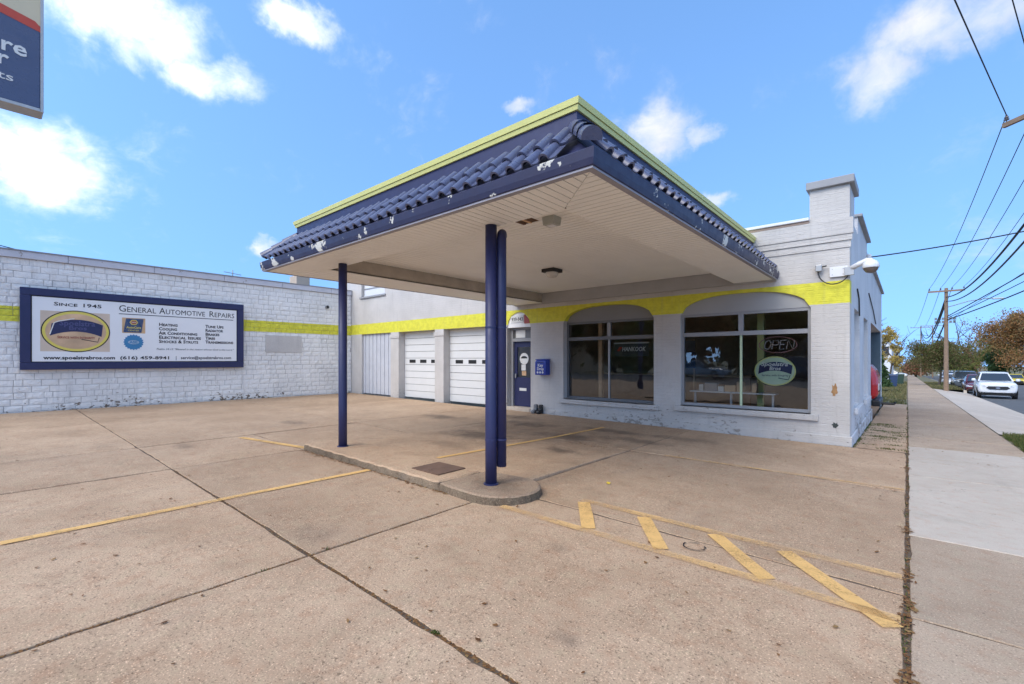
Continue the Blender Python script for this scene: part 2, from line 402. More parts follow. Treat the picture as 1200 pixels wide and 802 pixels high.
# ================================================================ GROUND
rg = random.Random(3)
def slab(name, mat, parent, x0, x1, y0, y1, gap=.009, dz=0., hfn=None, jit=.006, step=.16, depth=.14):
    hfn = hfn or gz
    x0 += gap; x1 -= gap; y0 += gap; y1 -= gap
    def edge(p, q):
        L = math.dist(p, q); n = max(1, min(80, int(L/step))); return [(p[0]+(q[0]-p[0])*i/n, p[1]+(q[1]-p[1])*i/n) for i in range(n)]
    loop = edge((x0, y0), (x1, y0)) + edge((x1, y0), (x1, y1)) + edge((x1, y1), (x0, y1)) + edge((x0, y1), (x0, y0))
    cx, cy = (x0+x1)/2, (y0+y1)/2
    def inset(p, a):
        sx = 1 if p[0] < cx else -1; sy = 1 if p[1] < cy else -1
        ex = min(abs(p[0]-x0), abs(p[0]-x1)); ey = min(abs(p[1]-y0), abs(p[1]-y1))
        return (p[0]+(sx*a if ex < a+1e-4 else 0), p[1]+(sy*a if ey < a+1e-4 else 0))
    top = []; mid = []; bot = []
    for p in loop:
        a = jit*abs(rg.gauss(0, 1)) + (rg.random() < .05)*jit*2.5
        p0 = inset(p, a)
        p1 = (p0[0]+(.004 if p0[0] < cx else -.004)*(min(abs(p[0]-x0), abs(p[0]-x1)) < 1e-4), p0[1]+(.004 if p0[1] < cy else -.004)*(min(abs(p[1]-y0), abs(p[1]-y1)) < 1e-4))
        h = hfn(*p0)+dz
        top.append((*p1, h)); mid.append((*p0, h-.006)); bot.append((*p0, h-depth))
    n = len(loop); b = MB()
    fs = [tuple(range(n))]
    for i in range(n):
        j = (i+1) % n; fs += [(i, i+n, j+n, j), (i+n, i+2*n, j+2*n, j+n)]
    b.add(top+mid+bot, fs)
    return b.build(name, mat, parent)
def sheet(name, mat, xs, ys, off, parent=None, hfn=gz):
    b = MB(); vs = [(X, Y, hfn(X, Y)+off) for Y in ys for X in xs]; nx = len(xs)
    fs = [(j*nx+i, j*nx+i+1, (j+1)*nx+i+1, (j+1)*nx+i) for j in range(len(ys)-1) for i in range(nx-1)]
    return b.add(vs, fs).build(name, mat, parent)

ground = sheet('ground', M_ground, [-900, -300, -100, -40, -18, 0, 8, 40, 120, 300, 900], [-900, -300, -80, -30, -9, 10, 30, 60, 120, 250, 400, 900], -.42)
tag(ground, kind='structure')
lot = sheet('parking_lot', M_soil, [-17.5, -9, 0], [-8.4, 0, 9.95], -.008); tag(lot, kind='structure')
XS = [(-17.45, -13.6), (-13.6, -9.6), (-9.6, -7.5), (-7.5, -3.5), (-3.5, -.006)]
ROWS = {0: [-8.4, -5.2, -2.0, 1.65, 5.6, 10.0], 1: [-8.4, -5.2, -2.0, 1.65, 5.6, 10.0], 2: [-8.4, -5.2, -2.0, 1.65, 3.42, 5.6, 10.0],
        3: [-8.4, -5.2, -2.0, 1.65, 3.42], 4: [-8.4, -5.2, -2.0, 1.65, 3.95, 7.05, 10.0]}
for i, (xa, xb) in enumerate(XS):
    ys = ROWS[i]
    for ya, yb in zip(ys, ys[1:]):
        near = xa > -8 and -2.1 <= ya < 3.5
        slab('concrete_slab', M_lot, lot, xa, xb, ya, min(yb, 9.93), gap=.009 if near else .007, dz=rg.uniform(-.003, .003))
def padh(X, Y):   # the forecourt pad behind the pump island: high at the kerb, flush at the shop
    t = max(0., min(1., (7.05-Y)/3.0)); return gz(X, Y)+.035*t
slab('concrete_slab', M_lot, lot, -7.5, -3.5, 4.17, 7.05, gap=.006, hfn=padh)
slab('concrete_slab', M_lot, lot, -7.5, -3.5, 7.05, 9.93, gap=.006)

# pump island with its eroded kerb
def island_piece(name, outline, h0=.088):
    pts = []                                   # resample so that the broken edge reads
    for (a, b2) in zip(outline, outline[1:]+outline[:1]):
        n = max(1, int(math.dist(a[:2], b2[:2])/.035)); pts += [tuple(a[k]+(b2[k]-a[k])*i/n for k in range(4)) for i in range(n)]
    n = len(pts); rings = [[], [], [], []]
    for (X, Y, nx, ny) in pts:
        z0 = gz(X, Y); w = noise.noise((X*5, Y*5, 3.)); e = .012*abs(w)+abs(rg.gauss(0, .004)); f = noise.noise((X*16, Y*16, 8.))*.008
        rings[0].append((X-nx*(.022+e), Y-ny*(.022+e), z0+h0))
        rings[1].append((X-nx*e, Y-ny*e, z0+h0-.014-.012*abs(w)))
        rings[2].append((X+nx*(.004+f), Y+ny*(.004+f), z0+h0*.45+rg.gauss(0, .006)))
        rings[3].append((X+nx*(.020+f), Y+ny*(.020+f), z0-.05))
    fs = [tuple(range(n))]
    for r in range(3):
        for i in range(n): j = (i+1) % n; fs.append((r*n+i, (r+1)*n+i, (r+1)*n+j, r*n+j))
    me = MB().add([p for r in rings for p in r], fs).mesh(name); me.materials.append(M_isl if 'end' in name else M_lot); me.materials.append(M_kerb)
    for p in me.polygons:
        if p.index > n: p.material_index = 1
    return me
isl = bpy.data.objects.new('pump_island', None); C.objects.link(isl); isl.location = (-5.3, 3.8, 0)
tag(isl, 'raised concrete kerb island with rounded end under the canopy columns', 'kerb island')
o1 = [(-7.5+.1*i, 3.44+.012*math.sin(i*1.7), 0, -1) for i in range(34)] + [(-4.13, 3.46, 1, -1), (-4.10, 3.8, 1, 0), (-4.12, 4.16, 1, 1)] + [(-4.2-.3*i, 4.165, 0, 1) for i in range(11)] + [(-7.5, 4.165, -1, 1)]
link('island_strip', island_piece('island_strip', o1), None, isl)
o2 = [(-4.09, 3.44, -1, -1), (-3.95, 3.415, 0, -1), (-3.8, 3.40, 0, -1), (-3.65, 3.395, 0, -1)]
for k in range(0, 19): a = R(-92+k*9.6); o2.append((-3.5+.46*math.cos(a), 3.85+.455*math.sin(a), math.cos(a), math.sin(a)))
o2 += [(-3.7, 4.27, 0, 1), (-3.95, 4.22, 0, 1), (-4.08, 4.17, -1, 1)]
link('island_end', island_piece('island_end', o2), None, isl)
plate = box('steel_hatch', M_rust, None, -4.86, -4.33, 3.62, 4.08, .130, .142, .003)
tag(plate, 'square rusty brown steel hatch cover lying on the kerb island', 'hatch cover')
MB().box(-4.62, -4.56, 3.7, 3.72, .142, .148).build('handle', M_rust, plate)

# yellow paint lines
def paint(name, mat, pts, w, label, hfn=gz, group='yellow painted lines on the forecourt'):
    b = MB(); vs = []; fs = []; segs = []
    for p, q in zip(pts, pts[1:]):
        n = max(1, int(math.dist(p, q)/.25)); segs += [(p[0]+(q[0]-p[0])*i/n, p[1]+(q[1]-p[1])*i/n) for i in range(n)]
    segs.append(pts[-1]); N = len(segs)
    for i, p in enumerate(segs):
        a = segs[max(0, i-1)]; c = segs[min(N-1, i+1)]; dx, dy = c[0]-a[0], c[1]-a[1]; L = math.hypot(dx, dy); nx, ny = -dy/L, dx/L
        for s in (-.5, .5):
            ww = w*(1+rg.uniform(-.06, .06)); X, Y = p[0]+nx*ww*s, p[1]+ny*ww*s; vs.append((X, Y, hfn(X, Y)+.0075))
    fs = [(2*i, 2*i+1, 2*i+3, 2*i+2) for i in range(N-1)]
    o = b.add(vs, fs).build(name, mat)
    return tag(o, label, 'painted line', group)
paint('painted_line', M_yel, [(-5.56, .08), (-5.53, 1.6), (-5.49, 3.40)], .10, 'long worn yellow parking line running from the lower left to the kerb')
hatch = [(-3.17, 3.49), (-.03, 3.55)]
paint('painted_line', M_yel2, hatch, .10, 'near yellow edge line of the hatched box right of the round kerb end')
paint('painted_line', M_yel2, [(-2.66, 4.22), (-.03, 4.25)], .10, 'far yellow edge line of the hatched box right of the round kerb end')
words = ['first short yellow bar of the hatched box, nearest the round kerb', 'second short yellow bar of the hatched box from the kerb', 'third yellow diagonal bar of the hatched box, beside the ring mark', 'longest yellow diagonal bar of the hatched box beside the sidewalk']
for (a, b2), wd in zip([((-2.60, 4.17), (-2.17, 3.56)), ((-1.93, 4.17), (-1.50, 3.57)), ((-1.28, 4.18), (-.74, 3.58)), ((-.75, 4.19), (-.06, 3.42))], words):
    paint('painted_line', M_yel, [a, b2], .125, wd)
paint('painted_line', M_yel, [(-5.27, 4.4), (-5.04, 8.9)], .09, 'thin yellow parking line under the canopy behind the front column', padh)
paint('painted_line', M_yel2, [(-2.9, 7.02), (-.03, 7.12)], .07, 'faded yellow line along the slab joint before the shop corner')
paint('painted_line', M_yel, [(-9.4, 3.12), (-7.55, 3.5)], .11, 'short yellow line meeting the left end of the kerb island')
def ring(X, Y, r):
    b = MB(); N = 28
    vs = []
    for k in range(N):
        a = 2*math.pi*k/N
        for rr in (r*(.93+rg.uniform(-.02, .02)), r*(1.03+rg.uniform(-.03, .05))): vs.append((X+rr*math.cos(a), Y+rr*.95*math.sin(a), gz(X, Y)+.0085))
    fs = [(2*k, 2*k+1, (2*k+3) % (2*N), (2*k+2) % (2*N)) for k in range(N) if k not in (3, 4, 5, 11)]
    o = b.add(vs, fs).build('ring_mark', M_black); tag(o, 'dark broken ring stain on the concrete inside the hatched box', 'stain')
ring(-1.32, 3.80, .085)

# sidewalk, apron, street
walk = sheet('sidewalk', M_soil, [0.0, 1.5], [-9, 0, 10, 20, 40, 120, 220], -.008); tag(walk, kind='structure')
ys = [-9, -6.6, -4.2, -1.8, .9, 3.64]
for a, b2 in zip(ys, ys[1:]): slab('sidewalk_slab', M_walk, walk, .005, 1.5, a, b2, gap=.006)
slab('sidewalk_slab', M_walk, walk, .005, 1.5, 3.64, 5.34, gap=.006)
slab('sidewalk_slab', M_pale, walk, .005, 1.5, 5.34, 8.1, gap=.003); slab('sidewalk_slab', M_pale, walk, .005, 1.5, 8.1, 10.86, gap=.003)
Y = 10.86; k = 0
while Y < 60:
    slab('sidewalk_slab', M_walk, walk, .005, 1.5, Y, Y+1.6, gap=.006, dz=rg.uniform(-.004, .004)); Y += 1.6; k += 1
far = sheet('sidewalk_strip', M_walk, [.014, 1.5], [Y, 120, 220], 0., walk)
# concrete drive aprons between walk and street
def apr(X, Y): return gz(X, Y) - .26*max(0., min(1., (X-1.5)/1.9))
apron = sheet('driveway_apron', M_pale, [1.51, 2.2, 3.4], [5.34, 7, 9, 10.86], 0., None, apr); tag(apron, kind='structure')
apron2 = sheet('driveway_apron', M_pale, [1.51, 2.2, 3.4], [14.5, 18, 24, 32, 49], .0, None, apr); tag(apron2, kind='structure')
def sideyard(X, Y): return gz(X, Y)
side = sheet('side_yard_paving', M_lot, [-.72, -.4, 0.], [10.03, 14, 18, 22, 24.5], -.012); tag(side, kind='structure')
STZ = -.30
street = sheet('street', M_asph, [3.4, 7, 11.6], [-60, 0, 10, 30, 60, 120, 220], STZ); tag(street, kind='structure')
kerb1 = MB(); 
for (ya, yb) in [(10.86, 14.5), (49, 60), (60, 120), (-9, 5.34)]:
    za, zb = gz(3, ya), gz(3, yb)
    kerb1.add([(3.25, ya, za-.05), (3.42, ya, za-.07), (3.42, ya, za+STZ-.05), (3.25, ya, za-.4), (3.25, yb, zb-.05), (3.42, yb, zb-.07), (3.42, yb, zb+STZ-.05), (3.25, yb, zb-.4)],
              [(0, 1, 5, 4), (1, 2, 6, 5), (0, 4, 7, 3), (0, 3, 2, 1), (4, 5, 6, 7)])
tag(kerb1.build('kerb', M_pale), kind='structure')
kerb2 = sheet('kerb', M_pale, [11.6, 11.8, 13.4], [-60, 0, 10, 60, 220], -.16); tag(kerb2, kind='structure')
verge = sheet('verge', M_ground, [1.5, 3.25], [10.86, 12, 14.5], -.03); tag(verge, kind='structure')
verge2 = sheet('verge', M_ground, [1.5, 3.25], [49, 60, 120, 220], -.03); tag(verge2, kind='structure')
verge3 = sheet('verge', M_ground, [13.4, 40], [-60, 10, 60, 220], -.15); tag(verge3, kind='structure')
yard = sheet('side_lawn', M_ground, [-30, -4, 0.], [24.5, 32, 40, 60, 120, 220], -.02); tag(yard, kind='structure')
cross = sheet('cross_street', M_asph, [-70, -18, 0, 3.4], [-20.5, -15, -9.4], -.12); tag(cross, kind='structure')

# ================================================================ SHOP BUILDING
shop = thing('shop_building', 'long pale painted brick auto repair shop with lime stripe and arched windows', 'building', (-9, 10, 0))
def arch(x0, x1, zs, zt, n=22, pw=2.6):
    pts = []
    for i in range(n+1):
        u = -1+2*i/n; pts.append(((x0+x1)/2-u*(x1-x0)/2*-1, zs+(zt-zs)*(1-abs(u)**pw)**(1/1.9)))
    return pts   # left to right
def win_outline(x0, x1, z0, zs, zt): return [(x0, z0), (x1, z0)] + list(reversed(arch(x0, x1, zs, zt)))
W1 = (-6.87, -4.38, .52, 2.50, 2.885); W2 = (-3.77, -1.35, .55, 2.50, 2.885); DR = (-8.86, -7.97)
zb = -.06
outer = [(-17.9, zb), (-16.72, zb), (-16.72, 2.55), (-14.7, 2.55), (-14.7, zb), (-14.2, zb), (-14.2, 2.55), (-12.13, 2.55), (-12.13, zb), (-11.68, zb), (-11.68, 2.55), (-9.62, 2.55), (-9.62, zb),
         (DR[0], zb)] + arch(DR[0], DR[1], 2.46, 2.89, 16, 2.0) + [(DR[1], zb), (-.77, zb), (-.77, 4.66), (-1.37, 4.66), (-1.37, 4.10), (-9.2, 4.10), (-9.2, 5.4), (-17.9, 5.4)]
hole3 = [(-16.75, 4.05), (-15.1, 4.05), (-15.1, 4.75), (-16.75, 4.75)]
fw = MB().prism(outer, FX, 10.0, 10.32, [win_outline(*W1), win_outline(*W2), hole3]).build('front_wall', M_brick, shop)
# side wall towards the street
so = [(10.32, zb-.02), (16.1, zb-.2), (16.1, 2.57), (22.3, 2.57), (22.3, zb-.35), (23.1, zb-.4), (23.1, 4.10), (15.0, 4.10), (15.0, 4.25), (14.5, 4.25), (14.5, 4.46), (11.7, 4.46), (11.7, 4.10), (10.92, 4.10), (10.92, 4.66), (10.32, 4.66)]
sh1 = [(10.9, .62), (12.2, .62), (12.2, 2.53), (10.9, 2.53)]; sh2 = [(13.4, .62), (14.8, .62), (14.8, 2.53), (13.4, 2.53)]
MB().prism(so, FY, -1.07, -.77, [sh1, sh2]).build('side_wall', M_brickside, shop)
box('corner_stack', M_brick, shop, -1.37, -1.072, 10.322, 10.92, 4.0, 4.66)
box('stack_cap', M_greywood, shop, -1.42, -.70, 9.93, 10.97, 4.66, 4.80, .012)
box('coping', M_whitep, shop, -9.19, -1.372, 9.91, 10.36, 4.10, 4.155, .008)
box('coping_flashing', pm('rusty flashing', (.38, .27, .21), .8, .2), shop, -9.19, -1.374, 9.94, 9.998, 4.055, 4.0995)
for (a, b2, zt) in [(11.66, 14.54, 4.46), (15.04, 23.15, 4.10)]: box('coping', M_greywood, shop, -1.1, -.69, a, b2, zt, zt+.055, .008)
for i, (z0, z1, pr) in enumerate([(3.535, 3.650, .02), (3.657, 3.760, .04), (3.767, 4.05, .055)]): box('corbel_band', M_brick, shop, -9.19, -.772+pr, 10.0-pr, 9.999, z0, z1)
box('plinth', M_brick, shop, -7.96, -.735, 9.955, 9.999, -.06, .175, .012)
box('plinth', M_brickside, shop, -.769, -.735, 10.0, 16.08, -.2, .175, .012)
box('roof', M_dgrey, shop, -9.2, -1.08, 10.33, 23, 3.80, 3.88); box('roof', M_dgrey, shop, -17.5, -9.21, 10.33, 23, 5.2, 5.28)
box('rear_wall', M_wallplain, shop, -17.5, -1.08, 23.0, 23.1, -.5, 4.1)
# upper window over the garage bays
uw = box('upper_window', M_whitep, shop, -16.72, -15.12, 10.12, 10.18, 4.07, 4.74); box('sill', M_greywood, uw, -16.82, -15.02, 9.94, 10.1, 3.98, 4.05, .006)
box('sash_bar', M_greywood, uw, -16.72, -15.12, 10.10, 10.118, 4.36, 4.40)
# interior of the show room
box('interior_floor', M_intfl, shop, -9.0, -1.08, 10.33, 15.6, -.02, .06); box('interior_wall', M_int, shop, -9.0, -1.08, 15.6, 15.7, .06, 3.8)
box('interior_wall', M_int, shop, -9.1, -9.0, 10.33, 15.7, -.02, 3.8); box('interior_ceiling', M_int, shop, -9.0, -1.08, 10.33, 15.6, 3.1, 3.15)
box('interior_wall', M_int, shop, -9.0, -1.08, 15.9, 16.0, -.3, 3.8)

# shop windows
def shop_window(w, rec, label, tymp_rec, mull):
    x0, x1, z0, zs, zt = w; y = 10+rec
    wn = MB()
    f = .055
    wn.box(x0, x0+f, y, y+.07, z0, 2.52).box(x1-f, x1, y, y+.07, z0, 2.52).box(x0+f, x1-f, y, y+.07, z0, z0+f).box(x0+f, x1-f, y, y+.07, 2.46, 2.52)
    wn.box(x0+f, x1-f, y-.008, y+.07, 2.035, 2.12)
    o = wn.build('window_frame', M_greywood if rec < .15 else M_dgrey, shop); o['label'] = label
    xm = mull
    box('mullion', M_greywood, o, xm-.045, xm+.045, y-.004, y+.06, 2.12, 2.46)
    box('mullion', M_stickgreen if rec < .15 else M_steel, o, xm-.02, xm+.02, y+.004, y+.05, z0+f, 2.035)
    for (a, b2, za, zc) in [(x0+f, xm-.021, z0+f, 2.035), (xm+.021, x1-f, z0+f, 2.035), (x0+f, xm-.046, 2.12, 2.46), (xm+.046, x1-f, 2.12, 2.46)]:
        MB().add([(a, y+.03, za), (b2, y+.03, za), (b2, y+.03, zc), (a, y+.03, zc)], [(0, 1, 2, 3)]).build('pane', M_glass, o, fix=False)
    tp = [(x0, 2.52), (x1, 2.52)] + list(reversed(arch(x0, x1, zs+.022, zt)))
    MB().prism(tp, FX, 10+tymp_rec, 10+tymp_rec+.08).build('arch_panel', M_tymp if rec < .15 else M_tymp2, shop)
    sl = box('window_sill', M_brick, shop, x0-.12, x1+.12, 9.93, 9.9985, z0-.13, z0-.02, .01)
    box('sill_cap', M_greywood, sl, x0+.002, x1-.002, 10.0, y+.06, z0-.03, z0+.004)
    return o
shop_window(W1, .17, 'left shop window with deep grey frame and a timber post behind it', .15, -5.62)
shop_window(W2, .06, 'right shop window with lime centre bar under the arched panel', .05, -2.56)
MB().box(-2.25, -2.18, 10.3, 10.5, 0, .07)
for (ya, yb) in [(10.9, 12.2), (13.4, 14.8)]:
    o = MB().box(-.98, -.93, ya, ya+.05, .62, 2.53).box(-.98, -.93, yb-.05, yb, .62, 2.53).box(-.98, -.93, ya+.05, yb-.05, .62, .68).box(-.98, -.93, ya+.05, yb-.05, 2.47, 2.53).box(-.98, -.93, ya+.05, yb-.05, 1.5, 1.56).build('side_window_frame', M_greywood, shop)
    MB().add([(-.95, ya+.05, .68), (-.95, yb-.05, .68), (-.95, yb-.05, 2.47), (-.95, ya+.05, 2.47)], [(0, 1, 2, 3)]).build('pane', M_glass, o, fix=False)
    box('window_sill', M_brickside, shop, -.767, -.70, ya-.08, yb+.08, .50, .61, .008)
    box('blind', M_whitep, shop, -1.069, -1.06, ya-.02, yb+.02, .6, 2.55)
# vehicle bay on the side: blue-grey jamb linings
box('bay_jamb', pm('blue grey jamb', (.085, .13, .165), .7), shop, -2.4, -.772, 22.27, 22.298, -.4, 2.565); box('bay_floor', M_intfl, shop, -6, -.8, 16.1, 22.3, -.3, -.24)
box('bay_ceiling', M_int, shop, -6, -1.08, 16.01, 22.9, 2.7, 2.75); box('bay_wall', M_int, shop, -6.1, -6, 16.01, 22.9, -.3, 2.7)

# garage bays
pl = MB(); n = 15; w = (16.72-14.7)/n
for i in range(n):
    a = -16.72+i*w; box('plank', M_plank, shop, a+.006, a+w-.006, 10.08+(.012 if i % 2 else 0), 10.13, .16+gz(-16, 10)-.13, 2.549, .006)
box('plank_backing', M_dgrey, shop, -16.72, -14.7, 10.131, 10.16, .0, 2.549)
def sectional(x0, x1, label):
    g = gz((x0+x1)/2, 10); n = 10; z0 = g+.03; h = (2.545-z0)/n
    fr = box('garage_door', M_dgrey, shop, x0, x1, 10.315, 10.33, z0-.03, 2.549); fr['label'] = label
    for i in range(n):
        b = MB(); za, zc = z0+i*h+.006, z0+(i+1)*h-.006
        b.box(x0+.004, x1-.004, 10.27, 10.312, za, zc)
        o = b.build('door_panel', M_gdoor, fr, bevel=.008)
        if i == 5:
            for k in range(3):
                xa = x0+.3+k*(x1-x0-.45)/2.6
                box('door_window', M_black, fr, xa, xa+.36, 10.266, 10.2698, za+.06, zc-.05)
sectional(-14.2, -12.13, 'left sectional garage door with slim dark window slots')
sectional(-11.68, -9.62, 'right sectional garage door with slim dark window slots')
for xa, xb in [(-14.74, -14.16), (-12.17, -11.64)]: box('pier_cap', M_brick, shop, xa, xb, 9.975, 9.999, 2.33, 2.46, .006)

# entrance door
dx0, dx1 = -8.80, -8.03
de = MB(); y = 10.16
de.box(DR[0]+.001, DR[0]+.10, y, y+.1, .0, 2.46).box(DR[1]-.07, DR[1]-.001, y, y+.1, .0, 2.46).box(DR[0]+.1, DR[1]-.07, y, y+.1, 2.40, 2.46).box(DR[0]+.1, DR[1]-.07, y-.01, y+.1, 2.06, 2.15)
dfr = de.build('door_frame', M_greywood, shop)
box('threshold', M_pale, shop, DR[0]-.02, DR[1]+.02, 9.93, 10.3, .05, .17, .02)
dr = MB(); y2 = 10.22; a, b2 = DR[0]+.102, DR[1]-.072
dr.box(a, a+.11, y2, y2+.045, .18, 2.055).box(b2-.11, b2, y2, y2+.045, .18, 2.055).box(a+.11, b2-.11, y2, y2+.045, .18, 1.02).box(a+.11, b2-.11, y2, y2+.045, 1.90, 2.055)
dd = dr.build('entrance_door', M_navy, shop); dd['label'] = 'navy entrance door with a half glass panel and stickers'
MB().add([(a+.11, y2+.02, 1.02), (b2-.11, y2+.02, 1.02), (b2-.11, y2+.02, 1.90), (a+.11, y2+.02, 1.90)], [(0, 1, 2, 3)]).build('pane', M_glass, dd, fix=False)
box('mail_slot', M_paper, dd, -8.56, -8.30, y2-.006, y2-.0005, .63, .71)
box('handle', M_steel, dd, -8.70, -8.66, y2-.05, y2-.0005, 1.0, 1.12, .006)
MB().prism([(-8.40+.165*math.cos(R(k*15)), 1.56+.165*math.sin(R(k*15))) for k in range(24)], FX, y2+.014, y2+.018).build('sticker', M_paper, dd)
MB().prism([(-8.40+.12*math.cos(R(k*15)), 1.57+.07*math.sin(R(k*15))) for k in range(13)], FX, y2+.011, y2+.0135).build('sticker', M_black, dd)
box('notice', M_paper, dd, -8.50, -8.34, y2+.012, y2+.018, 1.22, 1.39); box('notice', M_card, dd, -8.48, -8.32, y2+.010, y2+.018, 1.07, 1.205)
box('transom_pane', M_dgrey, dfr, DR[0]+.101, DR[1]-.071, y+.05, y+.06, 2.15, 2.40); box('notice', M_paper, dfr, -8.68, -8.33, y+.04, y+.0495, 2.17, 2.39)
tp = [(DR[0], 2.46), (DR[1], 2.46)] + list(reversed(arch(DR[0], DR[1], 2.462, 2.89, 16, 2.0)))
MB().prism(tp, FX, 10.03, 10.09).build('door_arch_panel', M_signwhite, shop)
ad = thing('address_plate', 'small white street number plate in the arch over the door', 'plate', (-8.45, 10.02, 2.6))
box('plate', M_paper, ad, -8.72, -8.24, 10.012, 10.029, 2.60, 2.80)
text('939-943', .145, M_ink, ad, (-8.69, 10.011, 2.645), MAT_FRONT, width=.42, bold=.002)
MB().prism([(-8.22, 2.56), (-8.02, 2.56), (-8.04, 2.66), (-8.20, 2.82), (-8.22, 2.8)], FX, 10.014, 10.029).build('red_mark', pm('faded red', (.42, .09, .07), .6), ad)
kd = thing('key_drop_box', 'bright blue key drop box on the wall right of the door', 'drop box', (-7.45, 9.95, 1.1))
MB().prism([(9.80, 1.12), (9.998, 1.12), (9.998, 1.53), (9.86, 1.53), (9.80, 1.47)], FY, -7.66, -7.30).build('body', M_boxblue, kd, bevel=.012)
box('lid', M_boxblue, kd, -7.68, -7.28, 9.835, 9.998, 1.531, 1.55, .006); box('slot', M_black, kd, -7.59, -7.37, 9.794, 9.7995, 1.46, 1.472)
text('Key', .11, M_paper, kd, (-7.57, 9.7985, 1.345), MAT_FRONT, width=.18, bold=.003); text('Drop', .11, M_paper, kd, (-7.59, 9.7985, 1.25), MAT_FRONT, width=.22, bold=.003)
for k in range(3):
    MB().prism([(-7.57+k*.085+.03*math.cos(R(i*40)), 1.19+.03*math.sin(R(i*40))) for i in range(9)], FX, 9.794, 9.7995).build('key_mark', M_paper, kd)
boot = MB(); 
pair = thing('shoes', 'black and grey boots standing at the wall beside the door', 'boots', (-7.62, 9.85, gz(-7.6, 9.8)))
for k in (0, 1):
    xa = -7.75+k*.17; g = gz(-7.6, 9.8)+.002
    MB().prism([(9.72, g), (9.94, g), (9.94, g+.24), (9.85, g+.24), (9.84, g+.11), (9.74, g+.08), (9.72, g+.05)], FY, xa, xa+.10).build('boot', M_black if k else M_dgrey, pair, bevel=.02)

# rust patches / flaked chips on the corner pier
def chip(name, cx, cz, rx, rz, seed, mat, label):
    r = random.Random(seed); pts = []
    for k in range(18):
        a = 2*math.pi*k/18; q = r.uniform(.6, 1.25); pts.append((cx+rx*q*math.cos(a), cz+rz*q*math.sin(a)))
    MB().prism(pts, FX, 9.9965, 9.9995).build(name, mat, shop)['label'] = label
chip('flaked_patch', -.99, 1.00, .045, .12, 3, pm('bare ochre brick', (.36, .2, .09), .9, .3, 20.), 'ochre patch of bare brick on the corner pier')
chip('flaked_patch', -.98, .36, .055, .05, 9, pm('bare dark brick', (.05, .06, .055), .9, .3, 20.), 'dark green flaked patch low on the corner pier')

# floodlight / dome camera on the corner
cmr = thing('dome_camera', 'white dome security camera bracketed to the shop corner above the lime stripe', 'security camera', (-.8, 9.98, 3.1))
box('back_plate', M_whitep, cmr, -1.06, -.80, 9.958, 9.986-.001, 3.02, 3.20, .004)
for i in range(2):
    for k in range(2): MB().tube([(-1.02+i*.16, 9.957, 3.06+k*.1), (-1.02+i*.16, 9.952, 3.06+k*.1)], .008, 6).build('bolt', M_steel, cmr)
box('bracket', M_steel, cmr, -.84, -.70, 9.90, 9.957, 3.02, 3.17, .006)
MB().tube([(-.74, 9.93, 3.14), (-.62, 9.90, 3.20), (-.52, 9.88, 3.24), (-.45, 9.86, 3.22)], .045, 10).build('arm', M_whitep, cmr, smooth=True)
MB().lathe([(0, .11), (.05, .105), (.09, .08), (.115, .03), (.12, -.02), (.115, -.03)], -.47, 9.86, 3.13, 20).build('dome_housing', M_whitep, cmr, smooth=True)
MB().lathe([(.105, -.03), (.1, -.06), (.07, -.10), (.03, -.115), (0, -.118)], -.47, 9.86, 3.13, 20).build('dome', pm('smoked dome', (.16, .12, .10), .15), cmr, smooth=True)
jb = box('junction_box', M_steel, None, -1.27, -1.17, 9.90, 9.962, 3.14, 3.26, .01); tag(jb, 'small grey junction box feeding the corner camera cable', 'junction box')
MB().tube([(-1.17, 9.93, 3.22), (-1.10, 9.93, 3.23)], .012, 6).build('cable_gland', M_black, jb)
cb = MB().tube([(-1.23+.46*(1-math.cos(math.pi*k/16))/2, 9.94-.02*math.sin(math.pi*k/16), 3.14-.02*k/16-.24*math.sin(math.pi*k/16)) for k in range(17)], .010, 8).build('camera_cable', M_wire, None, smooth=True)
tag(cb, 'black cable looping down between junction box and camera bracket', 'cable')
# ================================================================ CANOPY
cx0, cx1, cy0, cyw = -8.5, -1.88, 3.15, 9.985
can = thing('canopy', 'flat filling station canopy with navy tile skirt and lime coping on two columns', 'canopy', (-5.2, 6.5, 0))
def ringP(dd, zz): return [(cx0+dd, cyw, zz), (cx0+dd, cy0+dd, zz), (cx1-dd, cy0+dd, zz), (cx1-dd, cyw, zz)]
def sweep(prof, closed=False):
    b = MB(); n = len(prof); vs = []
    for dd, zz in prof: vs += ringP(dd, zz)
    fs = [(i*4+k, i*4+k+1, ((i+1) % n)*4+k+1, ((i+1) % n)*4+k) for i in range(n if closed else n-1) for k in range(3)]
    if closed: fs += [tuple(i*4 for i in range(n)), tuple(i*4+3 for i in reversed(range(n)))]
    return b.add(vs, fs)
sweep([(.06, 3.094), (.005, 3.094), (0, 3.10), (-.012, 3.15), (-.02, 3.225), (-.012, 3.235), (0, 3.235), (.0, 3.21), (.06, 3.205)], True).build('gutter', M_navypeel, can)
sweep([(.075, 3.074), (.012, 3.074), (.012, 3.0935), (.075, 3.0935)], True).build('soffit_trim', pm('mauve grey trim', (.30, .29, .33), .6, wear=.64, wearc=(.6, .57, .5), wscale=7.), can)
sweep([(.05, 3.205), (.43, 3.585), (.43, 3.52), (.062, 3.17)], True).build('roof_slope', M_navy, can)
sweep([(.425, 3.48), (.425, 3.842), (.50, 3.842), (.50, 3.48)], True).build('parapet_panel', M_navy, can)
sweep([(.405, 3.842), (.395, 3.884), (.50, 3.884), (.50, 3.842)], True).build('lower_coping', M_lime, can)
sweep([(.385, 3.8885), (.375, 3.945), (.60, 3.945), (.60, 3.8885)], True).build('upper_coping', M_lime, can)
sweep([(.41, 3.884), (.41, 3.8885), (.56, 3.8885), (.56, 3.884)], True).build('coping_seam', M_limed, can)
